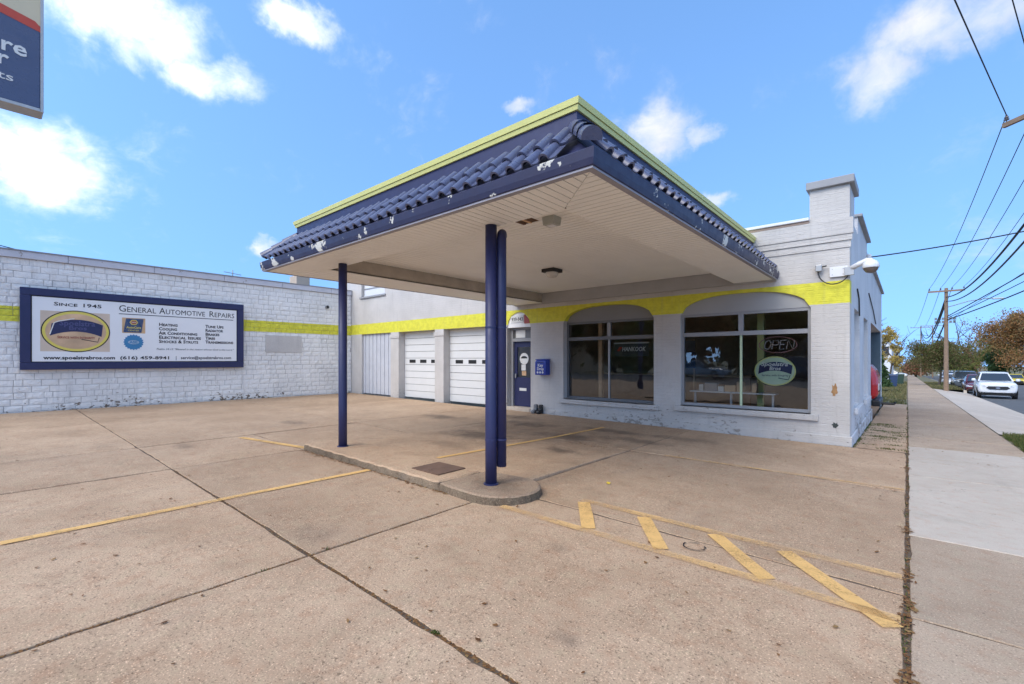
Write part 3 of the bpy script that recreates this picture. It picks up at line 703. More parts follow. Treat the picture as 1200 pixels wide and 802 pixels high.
MB().box(cx0+.502, cx1-.502, cy0+.502, cyw, 3.45, 3.72).build('roof_deck', M_dgrey, can)
box('end_post', M_lime, can, cx1-.56, cx1-.50, 9.90, 9.96, 3.946, 4.03)
# soffit boards: every board its own strip with a groove between
ix0, ix1, iy0 = -7.5, -2.65, 3.87
pt = .1
def board(poly, z0, z1, name='soffit_board'):
    return MB().prism(poly, FZ, z0, z1).build(name, M_soff, can)
ex0, ex1, ey0 = cx0+.076, cx1-.076, cy0+.076
g = .0055; zs0, zs1 = 3.078, 3.090
Xp = ex0; 
while Xp < ex1-.02:
    a, b2 = Xp+g, min(Xp+pt, ex1)-g
    def ylim(Xq):
        if Xq < ix0: return ey0+(iy0-ey0)*(Xq-ex0)/(ix0-ex0)
        if Xq > ix1: return ey0+(iy0-ey0)*(ex1-Xq)/(ex1-ix1)
        return iy0
    ya, yb = ylim(a), ylim(b2)
    if max(ya, yb)-ey0 > .02: board([(a, ey0), (b2, ey0), (b2, max(yb, ey0+.003)), (a, max(ya, ey0+.003))], zs0, zs1)
    Xp += pt
stuff_left = MB(); Yp = ey0
while Yp < cyw-.11:
    a, b2 = Yp+g, Yp+pt-g
    f = lambda Yq: (ex1-(ex1-ix1)*min(1, (Yq-ey0)/(iy0-ey0)))
    board([(f(a)+(.008 if a < iy0 else 0), a), (ex1, a), (ex1, b2), (f(b2)+(.008 if b2 < iy0 else 0), b2)], zs0, zs1)
    f2 = lambda Yq: (ex0+(ix0-ex0)*min(1, (Yq-ey0)/(iy0-ey0)))
    stuff_left.prism([(ex0, a), (f2(a)-(.008 if a < iy0 else 0), a), (f2(b2)-(.008 if b2 < iy0 else 0), b2), (ex0, b2)], FZ, zs0, zs1)
    Yp += pt
o = stuff_left.build('soffit_boards', M_soff, can); o['kind'] = 'stuff'
Yp = iy0+.01
while Yp < cyw-.12:
    for a, b2 in ((ix0+.004, -5.204), (-5.196, ix1-.004)): board([(a, Yp+g), (b2, Yp+g), (b2, Yp+pt-g), (a, Yp+pt-g)], 3.330, 3.342)
    Yp += pt
sb = MB(); sb.box(ex0, ex1, ey0, iy0-.003, zs1+.001, zs1+.02); sb.box(ex0, ix0, iy0-.002, cyw-.09, zs1+.001, zs1+.02); sb.box(ix1, ex1, iy0-.002, cyw-.09, zs1+.001, zs1+.02); sb.box(ix0, ix1, iy0, cyw-.09, 3.3425, 3.36)
sb.build('soffit_backing', M_soffback, can)
box('beam', M_beam, can, ix0-.08, ix0, iy0, cyw-.09, 3.0915, 3.329)
box('beam', M_beam, can, ix1, ix1+.03, iy0, cyw-.09, 3.0915, 3.329); box('beam', M_beam, can, ix0, ix1, iy0-.04, iy0-.003, 3.0915, 3.329)
box('wall_plate', pm('grey beam paint', (.40, .385, .375), .7, .12, 2.), can, cx0+.02, cx1-.02, 9.90, 9.982, 3.055, 3.36)
# tiles
def tile_mesh(L=.285, w=.19, r=.052):
    prof = []
    for k in range(9): a = math.pi*(1-k/8); prof.append((.055+r*math.cos(a), r*math.sin(a)*1.05))
    prof += [(.125, -.006), (.165, -.008), (.19, 0.)]
    n = len(prof); vs = []
    for (yy, sc, dz) in ((0, 1.0, .014), (L, .9, 0.)):
        for px, pz in prof: vs.append(((px-.055)*(sc if px < .11 else 1)+.055, yy, pz*sc+dz))
    for px, pz in prof: vs.append(((px-.055)*.86+.055 if px < .11 else px, 0, (pz-.012)*(.9 if px < .11 else 1)+.010))
    fs = [(i, i+1, n+i+1, n+i) for i in range(n-1)] + [(2*n+i, 2*n+i+1, i+1, i) for i in range(n-1)]
    me = MB().add(vs, fs).mesh('roof_tile', True, False); me.materials.append(M_tile)
    b = bmesh.new(); b.from_mesh(me)
    for e in b.edges:
        if len(e.link_faces) == 2 and e.calc_face_angle(0) > R(50): e.smooth = False
    b.to_mesh(me); b.free(); return me
TM = tile_mesh(); slope = R(45.5)
def lay(o0, along, up, length, tiltj, skip=()):
    """o0 start of the eave line, along eave direction, up = inward horizontal direction"""
    n = int(length/.19); th = slope
    upv = Vector(up)*math.cos(th)+Vector((0, 0, 1))*math.sin(th); nrm = Vector(along).cross(upv)
    for c in range(2):
        for i in range(n):
            if (c, i) in skip: continue
            s = i*.19; v = c*.25; ins = v*math.cos(th)+.08
            if s < ins-.03 or s+.19 > length-ins+.06: continue
            j = rt.gauss(0, tiltj)
            Mx = Matrix((Vector(along), upv, nrm)).transposed()
            p = Vector(o0)+Vector(along)*s+upv*v+nrm*(.012*c+.012)
            o = bpy.data.objects.new('roof_tile', TM); C.objects.link(o); o.parent = can
            M4 = Matrix.Translation(p-Vector(can.location)) @ Mx.to_4x4() @ Matrix.Rotation(j, 4, 'Z') @ Matrix.Rotation(rt.gauss(0, .012), 4, 'X')
            o.matrix_basis = M4
rt = random.Random(5)
FL = cx1-cx0; SL = cyw-cy0
e = .012
lay((cx0, cy0+e, 3.245), (1, 0, 0), (0, 1, 0), FL, .012, {(0, 33), (0, 34)})
lay((cx1-e, cy0, 3.245), (0, 1, 0), (-1, 0, 0), SL, .01)
lay((cx0+e, cyw, 3.245), (0, -1, 0), (1, 0, 0), SL, .01)
box('batten', M_wood, can, cx1-.55, cx1-.14, cy0+.075, cy0+.10, 3.25, 3.272)
def hip(cx, cy, sx):
    a = Vector((cx+sx*.03, cy+.03, 3.315)); b2 = Vector((cx+sx*.42, cy+.42, 3.67)); dv = (b2-a); L = dv.length; dv.normalize()
    side_v = dv.cross(Vector((0, 0, 1))).normalized(); upv = side_v.cross(dv)
    for k in range(3):
        p = a+dv*(L*k/3.0); q = a+dv*(L*(k+1)/3+.05); b = MB(); vs = []
        for (c, rr, lift) in ((p, .088, .010), (q, .074, 0)):
            for i in range(11): an = math.pi*(-.08+1.16*i/10); vs.append(c+side_v*math.cos(an)*rr+upv*(math.sin(an)*rr+lift))
        fs = [(i, i+1, 12+i, 11+i) for i in range(10)]
        if k == 0: fs.append(tuple(reversed(range(11))))
        b.add(vs, fs).build('hip_tile', M_tile, can, smooth=False)
hip(cx1, cy0, -1); hip(cx0, cy0, 1)
# columns and downspout
def column(X, Y, zb, ztop, r, label):
    col = MB().tube([(X, Y, zb), (X, Y, zb+.6), (X, Y, ztop)], r, 24).build('column', M_navy, can, smooth=False)
    for p in col.data.polygons: p.use_smooth = len(p.vertices) == 4
    col['label'] = label
    MB().tube([(X, Y, zb+.0), (X, Y, zb+.012)], r+.02, 24).build('base_ring', M_navy, col)
column(-6.85, 3.76, .15, 3.077, .066, 'slim round navy column at the left of the canopy')
column(-3.60, 3.79, .122, 3.077, .066, 'round navy column on the rounded kerb end')
ds = MB().tube([(-3.522, 3.884, .32), (-3.522, 3.884, 2.94), (-3.535, 3.90, 2.985), (-3.575, 3.95, 3.01), (-3.64, 4.03, 3.015)], .055, 18).build('downspout', M_navy, can, smooth=False)
for p in ds.data.polygons: p.use_smooth = len(p.vertices) == 4
ds['label'] = 'navy round downspout strapped behind the front column'
for zz in (.62, 1.9): MB().tube([(-3.522, 3.884, zz), (-3.522, 3.884, zz+.02)], .0585, 18).build('strap', M_navy, ds); MB().tube([(-3.60, 3.79, zz), (-3.60, 3.79, zz+.02)], .0695, 18).build('strap', M_navy, ds)
# fittings under the canopy
lb = thing('soffit_lamp_box', 'grey louvred lamp box under the canopy beside the open square hole', 'lamp', (-3.2, 4.5, 3.33))
MB().add([(-3.47, 4.58, 3.329), (-3.29, 4.58, 3.329), (-3.29, 4.75, 3.329), (-3.47, 4.75, 3.329), (-3.46, 4.59, 3.23), (-3.30, 4.59, 3.23), (-3.30, 4.74, 3.23), (-3.46, 4.74, 3.23)],
         [(0, 1, 5, 4), (1, 2, 6, 5), (2, 3, 7, 6), (3, 0, 4, 7), (4, 5, 6, 7)]).build('shade', pm('translucent grey louvre', (.40, .41, .37), .4, .12, 9.), lb)
box('lens', M_whitep, lb, -3.43, -3.34, 4.62, 4.71, 3.223, 3.2295)
oh = thing('soffit_hole', 'open square hole in the soffit showing brown joists', 'hole', (-3.7, 4.6, 3.33))
box('void', pm('dark joists', (.10, .055, .03), .9, .4, 10.), oh, -3.84, -3.58, 4.44, 4.66, 3.3275, 3.3295); box('joist', M_wood, oh, -3.72, -3.69, 4.44, 4.66, 3.318, 3.327)
box('joist', M_rust, oh, -3.83, -3.79, 4.44, 4.66, 3.318, 3.327)
cl2 = thing('ceiling_light', 'round ceiling light with dark square base in the middle of the soffit', 'lamp', (-5.3, 7.3, 3.33))
box('base', M_black, cl2, -5.47, -5.17, 7.2, 7.5, 3.262, 3.3295, .006)
MB().lathe([(.125, 0), (.12, -.05), (.09, -.085), (.05, -.10), (0, -.105)], -5.32, 7.35, 3.262, 20).build('glass_bowl', pm('frosted bowl', (.62, .58, .53), .3), cl2, smooth=True)

# ================================================================ BLOCK-WALLED NEIGHBOUR
blk = thing('block_building', 'low white painted block building with lime stripe behind the wall sign', 'building', (-22, 3, 0))
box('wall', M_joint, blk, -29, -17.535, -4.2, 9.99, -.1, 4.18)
box('roof', M_dgrey, blk, -29, -17.9, -4.2, 9.99, 4.181, 4.25)
cpm = pm('chalky coping', (.58, .57, .60), .7, .1, 3., .3, 30., wear=.66, wearc=(.26, .19, .15), wscale=5.)
Yc = -4.2
while Yc < 9.9:
    L = min(1.9, 9.98-Yc); box('coping_stone', cpm, blk, -17.95, -17.45, Yc+.004, Yc+L-.004, 4.185, 4.37, .008); Yc += L
box('coping_flashing', M_greywood, blk, -17.96, -17.43, -4.2, 9.98, 4.371, 4.40)
rb = random.Random(11)
def block_mesh(seed):
    r = random.Random(seed); b = MB(); nx, nz = 6, 3; vs = []; fs = []
    for k in range(nz+1):
        for i in range(nx+1):
            u, v = i/nx, k/nz; edge = i in (0, nx) or k in (0, nz)
            d0 = r.uniform(0, .25) if edge else .6+r.uniform(-.45, .3)
            vs.append((d0, u+(r.uniform(-.02, .02) if 0 < i < nx else 0), v))
    for k in range(nz):
        for i in range(nx): a = k*(nx+1)+i; fs.append((a, a+1, a+nx+2, a+nx+1))
    n = len(vs); ring_ = [i for i in range(nx+1)] + [k*(nx+1)+nx for k in range(1, nz+1)] + [nz*(nx+1)+i for i in range(nx-1, -1, -1)] + [k*(nx+1) for k in range(nz-1, 0, -1)]
    for q in ring_: vs.append((-2.4, vs[q][1], vs[q][2]))
    m = len(ring_)
    for i in range(m): j = (i+1) % m; fs.append((ring_[i], n+i, n+j, ring_[j]))
    me = b.add(vs, fs).mesh('block'); me.materials.append(M_block); return me
BMs = [block_mesh(s) for s in range(7)]
ch = 4.18/25; cand = []
for row in range(25):
    z0 = row*ch; Yb = -4.2+(.17 if row % 2 else 0)-rb.uniform(0, .1)
    while Yb < 9.97:
        L = rb.choice([.335, .335, .335, .335, .22, .17]); ye = min(Yb+L, 9.985)
        if ye-Yb > .05: cand.append((Yb, ye, z0, z0+ch))
        Yb += L
sign_y, sign_z = (.62, 5.84), (1.30, 3.40)
def visible(c): return c[1] > .24 and not (c[0] > sign_y[0] and c[1] < sign_y[1] and c[2] > sign_z[0] and c[3] < sign_z[1])
vis = sorted([c for c in cand if visible(c)], key=lambda c: (c[0] + (3 if c[1]-c[0] < .2 else 0)))
near_b = vis[:300]; nb = set(near_b); rest = MB()
for (a, b2, z0, z1) in cand:
    g2 = rb.uniform(.002, .0065); dp = .008+rb.uniform(0, .010); me = rb.choice(BMs)
    if (a, b2, z0, z1) in nb:
        o = bpy.data.objects.new('block', me); C.objects.link(o); o.parent = blk
        o.location = Vector((-17.516+rb.uniform(-.005, .005), a+g2, z0+g2))-Vector(blk.location); o.scale = (dp, b2-a-2*g2, z1-z0-2*g2)
    else:
        rest.add([(-17.516+v.co.x*dp, a+g2+v.co.y*(b2-a-2*g2), z0+g2+v.co.z*(z1-z0-2*g2)) for v in me.vertices], [tuple(p.vertices) for p in me.polygons])
o = rest.build('blocks', M_block, blk, fix=False); o['kind'] = 'stuff'
MB().tube([(-17.54, 8.93, 3.62), (-17.44, 8.93, 3.62)], .075, 14).build('vent_pipe', M_steel, blk); MB().tube([(-17.445, 8.93, 3.62), (-17.435, 8.93, 3.62)], .058, 14).build('vent_mouth', M_black, blk)
box('filled_opening', M_wallplain, blk, -17.50, -17.488, 6.62, 7.92, 1.80, 2.42, .006)
box('chimney', pm('tan chimney brick', (.50, .40, .31), .8, .12), blk, -21.3, -20.6, 10.3-1.2, 10.9-1.2, 4.2, 5.3, .01)
MB().tube([(-19.5, 6.2, 4.25), (-19.5, 6.2, 4.95)], .02, 6).tube([(-19.5, 5.9, 4.85), (-19.5, 6.5, 4.8)], .015, 6).build('antenna', M_steel, blk)

# ================================================================ WALL SIGN
sg = thing('wall_sign', 'long white repair shop signboard in a navy frame on the block wall', 'sign', (-17.45, 3.2, 1.3))
f0, f1, zA, zB = .59, 5.87, 1.265, 3.43; fw_ = .195
for nm, a in (('frame_rail', (f0, f1, zA, zA+fw_)), ('frame_rail', (f0, f1, zB-fw_, zB)), ('frame_stile', (f0, f0+fw_, zA+fw_+.001, zB-fw_-.001)), ('frame_stile', (f1-fw_, f1, zA+fw_+.001, zB-fw_-.001))):
    box(nm, M_navy, sg, -17.485, -17.375, a[0], a[1], a[2], a[3], .012)
PX = -17.40
box('board', M_signwhite, sg, -17.484, PX, f0+fw_+.025, f1-fw_-.025, zA+fw_+.025, zB-fw_-.025)
box('board_gap', M_black, sg, -17.483, PX-.03, f0+fw_+.0005, f1-fw_-.0005, zA+fw_+.0005, zB-fw_-.0005)
def T(body, size, Yp, Zp, w=None, small=0, m=None, bold=.0, name='lettering', **k): return text(body, size, m or M_ink, sg, (PX+.0025, Yp, Zp), MAT_WALLX, width=w, small=small, bold=bold, name=name, **k)
T('Since', .135, 1.21, 3.00, .465, .8, bold=.002); T('1945', .135, 1.76, 3.00, .38, bold=.002)
T('General', .27, 2.55, 2.945, .87, .8); T('Automotive', .27, 3.51, 2.945, 1.21, .8); T('Repairs', .27, 4.83, 2.945, .73, .8)
box('rule', M_ink, sg, PX+.0005, PX+.003, 2.56, 5.55, 2.865, 2.885)
for i, s in enumerate(['Heating', 'Cooling', 'Air Conditioning', 'Electrical Issues', 'Shocks & Struts']):
    T(s, .135, 3.50, 2.57-.13*i, [.47, .46, 1.01, 1.10, 1.03][i], .78, bold=.0035)
for i, s in enumerate(['Tune Ups', 'Radiator', 'Brakes', 'Tires', 'Transmissions']):
    T(s, .135, 4.73, 2.575-.128*i, [.53, .51, .40, .28, .82][i], .78, bold=.0035)
T('Psalm 33:12 "Blessed is the nation whose God is the Lord."', .075, 3.44, 1.835, 2.12, shear=.2)
T('www.spoelstrabros.com', .13, 1.02, 1.545, 1.46, bold=.004); T('(616) 459-8941', .13, 2.58, 1.545, 1.17, bold=.003); T('|', .15, 3.92, 1.545); T('service@spoelstrabros.com', .13, 4.06, 1.55, 1.42, bold=.002)
def disc(cy, cz, ry, rz, x0, x1, mat, parent, name, n=48, tooth=0):
    pts = []
    for k in range(n):
        a = 2*math.pi*k/n; q = 1-(tooth if k % 2 else 0); pts.append((cy+ry*q*math.cos(a), cz+rz*q*math.sin(a)))
    return MB().prism(pts, FY, x0, x1).build(name, mat, parent)
box('logo_ground', pm('logo pale tan', (.66, .52, .40), .5, .15, 2.), sg, PX+.0002, PX+.002, .96, 2.36, 1.76, 2.85)
cyL, czL = 1.665, 2.315
disc(cyL, czL, .70, .575, PX+.0022, PX+.004, M_ink, sg, 'logo_rim'); disc(cyL, czL, .675, .55, PX+.0042, PX+.006, M_gold, sg, 'logo_ring'); disc(cyL, czL, .615, .485, PX+.0062, PX+.008, pm('logo tan field', (.64, .42, .25), .5, .35, 1.6), sg, 'logo_field')
def swoosh(y0, y1, zl, zm, h, x0, x1, mat, parent, name, n=16):
    top = []; bot = []
    for i in range(n+1):
        u = i/n; Yq = y0+(y1-y0)*u; c = zl+(zm-zl)*(1-(2*u-1)**2)
        bot.append((Yq, c)); top.append((Yq+.05*(1-2*u)*0+.03, c+h))
    return MB().prism(bot+list(reversed(top)), FY, x0, x1).build(name, mat, parent)
swoosh(1.14, 2.18, 2.18, 2.31, .33, PX+.0082, PX+.010, M_navy, sg, 'logo_banner')
MB().tube([(PX+.011, 1.14, 2.22), (PX+.011, 1.22, 2.53), (PX+.011, 1.30, 2.575), (PX+.011, 1.62, 2.665)], .012, 6).build('logo_stroke', M_paper, sg)
MB().tube([(PX+.0105, 2.13, 2.16), (PX+.0105, 2.10, 2.03), (PX+.0105, 1.76, 2.10)], .009, 6).build('logo_stroke', M_ink, sg)
text('Spoelstra', .2, pm('banner ink', (.075, .08, .20), .6), sg, (PX+.0115, 1.32, 2.47), MAT_WALLX, width=.72, bold=.003); text('Bros', .15, MATS['banner ink'], sg, (PX+.0115, 1.50, 2.355), MAT_WALLX, width=.36, bold=.003)
text('Service with Integrity', .10, M_ink_red, sg, (PX+.0115, 1.28, 2.115), MAT_WALLX, width=.76, small=.8, bold=.002)
box('badge_ground', M_tan, sg, PX+.0002, PX+.002, 2.63, 3.17, 2.32, 2.77)
MB().prism([(2.66, 2.34), (3.08, 2.34), (3.13, 2.75), (2.72, 2.75)], FY, PX+.0022, PX+.004).build('badge', M_signblue, sg)
MB().prism([(2.90+.10*math.cos(R(60*k)), 2.64+.085*math.sin(R(60*k))) for k in range(6)], FY, PX+.0042, PX+.006).build('badge_hexagon', M_gold, sg)
MB().prism([(2.90+.078*math.cos(R(60*k)), 2.64+.065*math.sin(R(60*k))) for k in range(6)], FY, PX+.0062, PX+.008).build('badge_hexagon', M_ink_red, sg)
text('NAPA', .06, M_paper, sg, (PX+.0095, 2.845, 2.62), MAT_WALLX, width=.11); text('AutoCare', .085, M_gold, sg, (PX+.0065, 2.73, 2.46), MAT_WALLX, width=.34, bold=.002); text('CENTER', .06, M_gold, sg, (PX+.0065, 2.76, 2.38), MAT_WALLX, width=.26)
disc(2.895, 2.05, .24, .235, PX+.0022, PX+.004, M_seal, sg, 'seal', 40, .12)
disc(2.895, 2.05, .13, .06, PX+.0042, PX+.0055, pm('seal pale', (.35, .45, .55), .5), sg, 'seal_centre'); text('ASE', .10, M_seal, sg, (PX+.0065, 2.80, 2.018), MAT_WALLX, width=.19, bold=.003)

# ================================================================ POLE SIGN at the left edge
ps = thing('pole_sign', 'tall blue, red and cream box sign on a steel pole at the left edge', 'sign', (-10, -1.2, 0))
sx = -10.0; sy1 = .588; zb_ = 5.31
box('sign_case', M_steel, ps, sx-.30, sx, -3.0, sy1, zb_, 9.3, .02)
box('frame_edge', M_steel, ps, sx+.001, sx+.03, sy1-.035, sy1, zb_, 9.3, .004); box('frame_edge', M_steel, ps, sx+.001, sx+.03, -3.0, sy1-.036, zb_, zb_+.05, .004)
box('blue_panel', M_signblue, ps, sx+.0005, sx+.02, -2.96, sy1-.036, zb_+.051, 6.62, .012)
MB().prism([(-2.96, 6.90), (-2.96, 7.08), (-1.2, 7.02), (sy1-.09, 6.66), (sy1-.036, 6.60), (sy1-.036, 6.52), (-1.2, 6.88)], FY, sx+.0205, sx+.024).build('red_band', M_red, ps)
box('cream_panel', M_cream, ps, sx+.0005, sx+.015, -2.96, sy1-.036, 6.621, 9.26)
for body, size, yR, zz, wd in (('Care', .30, .405, 6.07, .62), ('Center', .30, .225, 5.86, .9), ('Parts', .16, .26, 5.645, .46)):
    text(body, size, M_paper, ps, (sx+.0255, yR-wd, zz), MAT_WALLX, width=wd, bold=.006 if size > .2 else .001)
box('cap', M_steel, ps, sx-.2, sx-.1, -1.3, -1.1, 5.20, 5.309)
MB().tube([(sx-.15, -1.2, .05), (sx-.15, -1.2, 5.25)], .10, 16).build('pole', M_navy, ps)

# ================================================================ THINGS IN THE SHOP WINDOWS
po = box('timber_post', M_wood, None, -5.98, -5.88, 10.28, 10.38, .061, 3.0, .004); tag(po, 'raw timber post standing inside the left shop window', 'post')
tb = thing('tire_banner', 'dark hanging tire banner with white lettering inside the left window', 'banner', (-5.0, 10.4, 1.6))
box('cloth', pm('banner grey', (.07, .075, .07), .7), tb, -5.58, -4.68, 10.40, 10.405, 1.62, 1.93); box('rod', M_paper, tb, -5.60, -4.66, 10.39, 10.41, 1.931, 1.96)
text('HANKOOK', .15, M_paper, tb, (-5.38, 10.398, 1.745), MAT_FRONT, width=.62, bold=.003, shear=.15)
MB().prism([(-5.52, 1.75), (-5.44, 1.75), (-5.37, 1.85), (-5.45, 1.85)], FX, 10.396, 10.3995).build('emblem', M_red, tb)
st = thing('window_shelf', 'white display shelf inside the right shop window', 'shelf', (-2.9, 10.9, 0))
box('shelf_board', M_whitep, st, -3.70, -2.0, 10.36, 10.72, .82, .85, .004)
for xa in (-3.66, -2.9, -2.1): box('leg', M_whitep, st, xa, xa+.04, 10.55, 10.59, .061, .82)
rs = random.Random(21)
for i, (xa, wd, hh, mt, lab, cat) in enumerate([(-3.52, .09, .13, M_paper, 'small white carton at the left end of the window shelf', 'carton'), (-3.40, .26, .17, M_greywood, 'wide dark parts carton on the window shelf', 'carton'), (-3.12, .12, .10, M_paper, 'white carton between the brown ones on the window shelf', 'carton'),
        (-2.98, .22, .13, M_card, 'low brown cardboard carton on the window shelf', 'carton'), (-2.74, .13, .21, M_card, 'tall brown cardboard carton beside the centre bar', 'carton'), (-2.44, .08, .19, M_card, 'narrow brown cardboard carton right of the centre bar', 'carton')]):
    o = thing('carton', lab, cat, (xa+wd/2, 10.52, .851), 'cartons on the window shelf')
    box('body', mt, o, xa, xa+wd, 10.44, 10.60, .851, .851+hh, .004); box('flap', mt, o, xa+.006, xa+wd-.006, 10.446, 10.594, .8515+hh, .858+hh)
lp = box('lime_post', M_lime, None, -2.44, -2.31, 10.85, 10.98, .061, 3.09, .004); tag(lp, 'lime painted post standing inside the right shop window', 'post')
op = thing('open_sign', 'unlit OPEN neon sign hanging in the right shop window', 'neon sign', (-1.92, 10.12, 1.8))
def tubeline(pts, m=M_neon): MB().tube([(p[0], 10.145, p[1]) for p in pts], .0075, 6).build('neon_tube', m, op)
tubeline([(-1.92+.325*math.cos(2*math.pi*k/36), 1.83+.155*math.sin(2*math.pi*k/36)) for k in range(37)], pm('red tube', (.55, .25, .24), .3))
def gl(x0, strokes, s=.085):
    for stx in strokes: tubeline([(x0+p[0]*s+p[1]*.03, 1.745+p[1]*.17) for p in stx])
gl(-2.16, [[(.5+.5*math.cos(2*math.pi*k/16), .5+.5*math.sin(2*math.pi*k/16)) for k in range(17)]], .11)
gl(-2.02, [[(0, 0), (0, 1), (.7, 1), (1, .85), (1, .6), (.7, .48), (0, .48)]], .10)
gl(-1.89, [[(1, 0), (0, 0), (0, 1), (1, 1)], [(0, .52), (.8, .52)]], .09)
gl(-1.77, [[(0, 0), (0, 1), (1, 0), (1, 1)]], .11)
ov = thing('oval_window_sign', 'oval pale green shop logo sign in the right window below the OPEN sign', 'sign', (-1.965, 10.12, 1.03))
def disc2(rx, rz, y0, y1, mat, nm): MB().prism([(-1.965+rx*math.cos(2*math.pi*k/44), 1.315+rz*math.sin(2*math.pi*k/44)) for k in range(44)], FX, y0, y1).build(nm, mat, ov)
disc2(.372, .30, 10.120, 10.126, M_ink, 'rim'); disc2(.360, .288, 10.114, 10.1195, M_lime, 'ring'); disc2(.335, .262, 10.108, 10.1135, pm('sticker pale green', (.56, .66, .50), .45, .04), 'field')
tpb = []; btm = []
for i in range(15):
    u = i/14; X = -2.25+.57*u; zc = 1.255+.07*(1-(2*u-1)**2); btm.append((X, zc)); tpb.append((X+.02, zc+.17))
MB().prism(btm+list(reversed(tpb)), FX, 10.102, 10.1075).build('banner', M_stickblue, ov)
text('Spoelstra', .11, M_paper, ov, (-2.20, 10.1005, 1.415), MAT_FRONT, width=.46, bold=.002, shear=.2); text('Bros', .10, M_paper, ov, (-2.06, 10.1005, 1.335), MAT_FRONT, width=.2, bold=.002, shear=.2)
text('Service with Integrity', .055, M_stickblue, ov, (-2.19, 10.1065, 1.215), MAT_FRONT, width=.46)
MB().tube([(-1.70, 10.105, 1.24), (-1.73, 10.105, 1.15), (-1.90, 10.105, 1.18)], .006, 6).build('stroke', M_stickblue, ov)
pb = thing('price_board', 'dim dark blue board on an easel deep inside the right window', 'board', (-5.0, 12.6, 0)); box('panel', pm('dim blue', (.02, .05, .11), .6), pb, -5.3, -4.35, 12.60, 12.63, 1.3, 1.75); box('upper_panel', M_dgrey, pb, -5.3, -4.35, 12.60, 12.63, 1.76, 2.05)
for xa in (-5.25, -4.42): box('leg', M_wood, pb, xa, xa+.05, 12.64, 12.70, .061, 2.1)
ct = thing('counter', 'brown reception counter deep inside the shop', 'counter', (-5, 13.6, 0)); box('front', pm('counter brown', (.22, .12, .06), .6, .2), ct, -7.8, -3.2, 13.5, 13.56, .061, 1.05); box('top', M_wood, ct, -7.85, -3.15, 13.4, 14.1, 1.051, 1.10, .006)
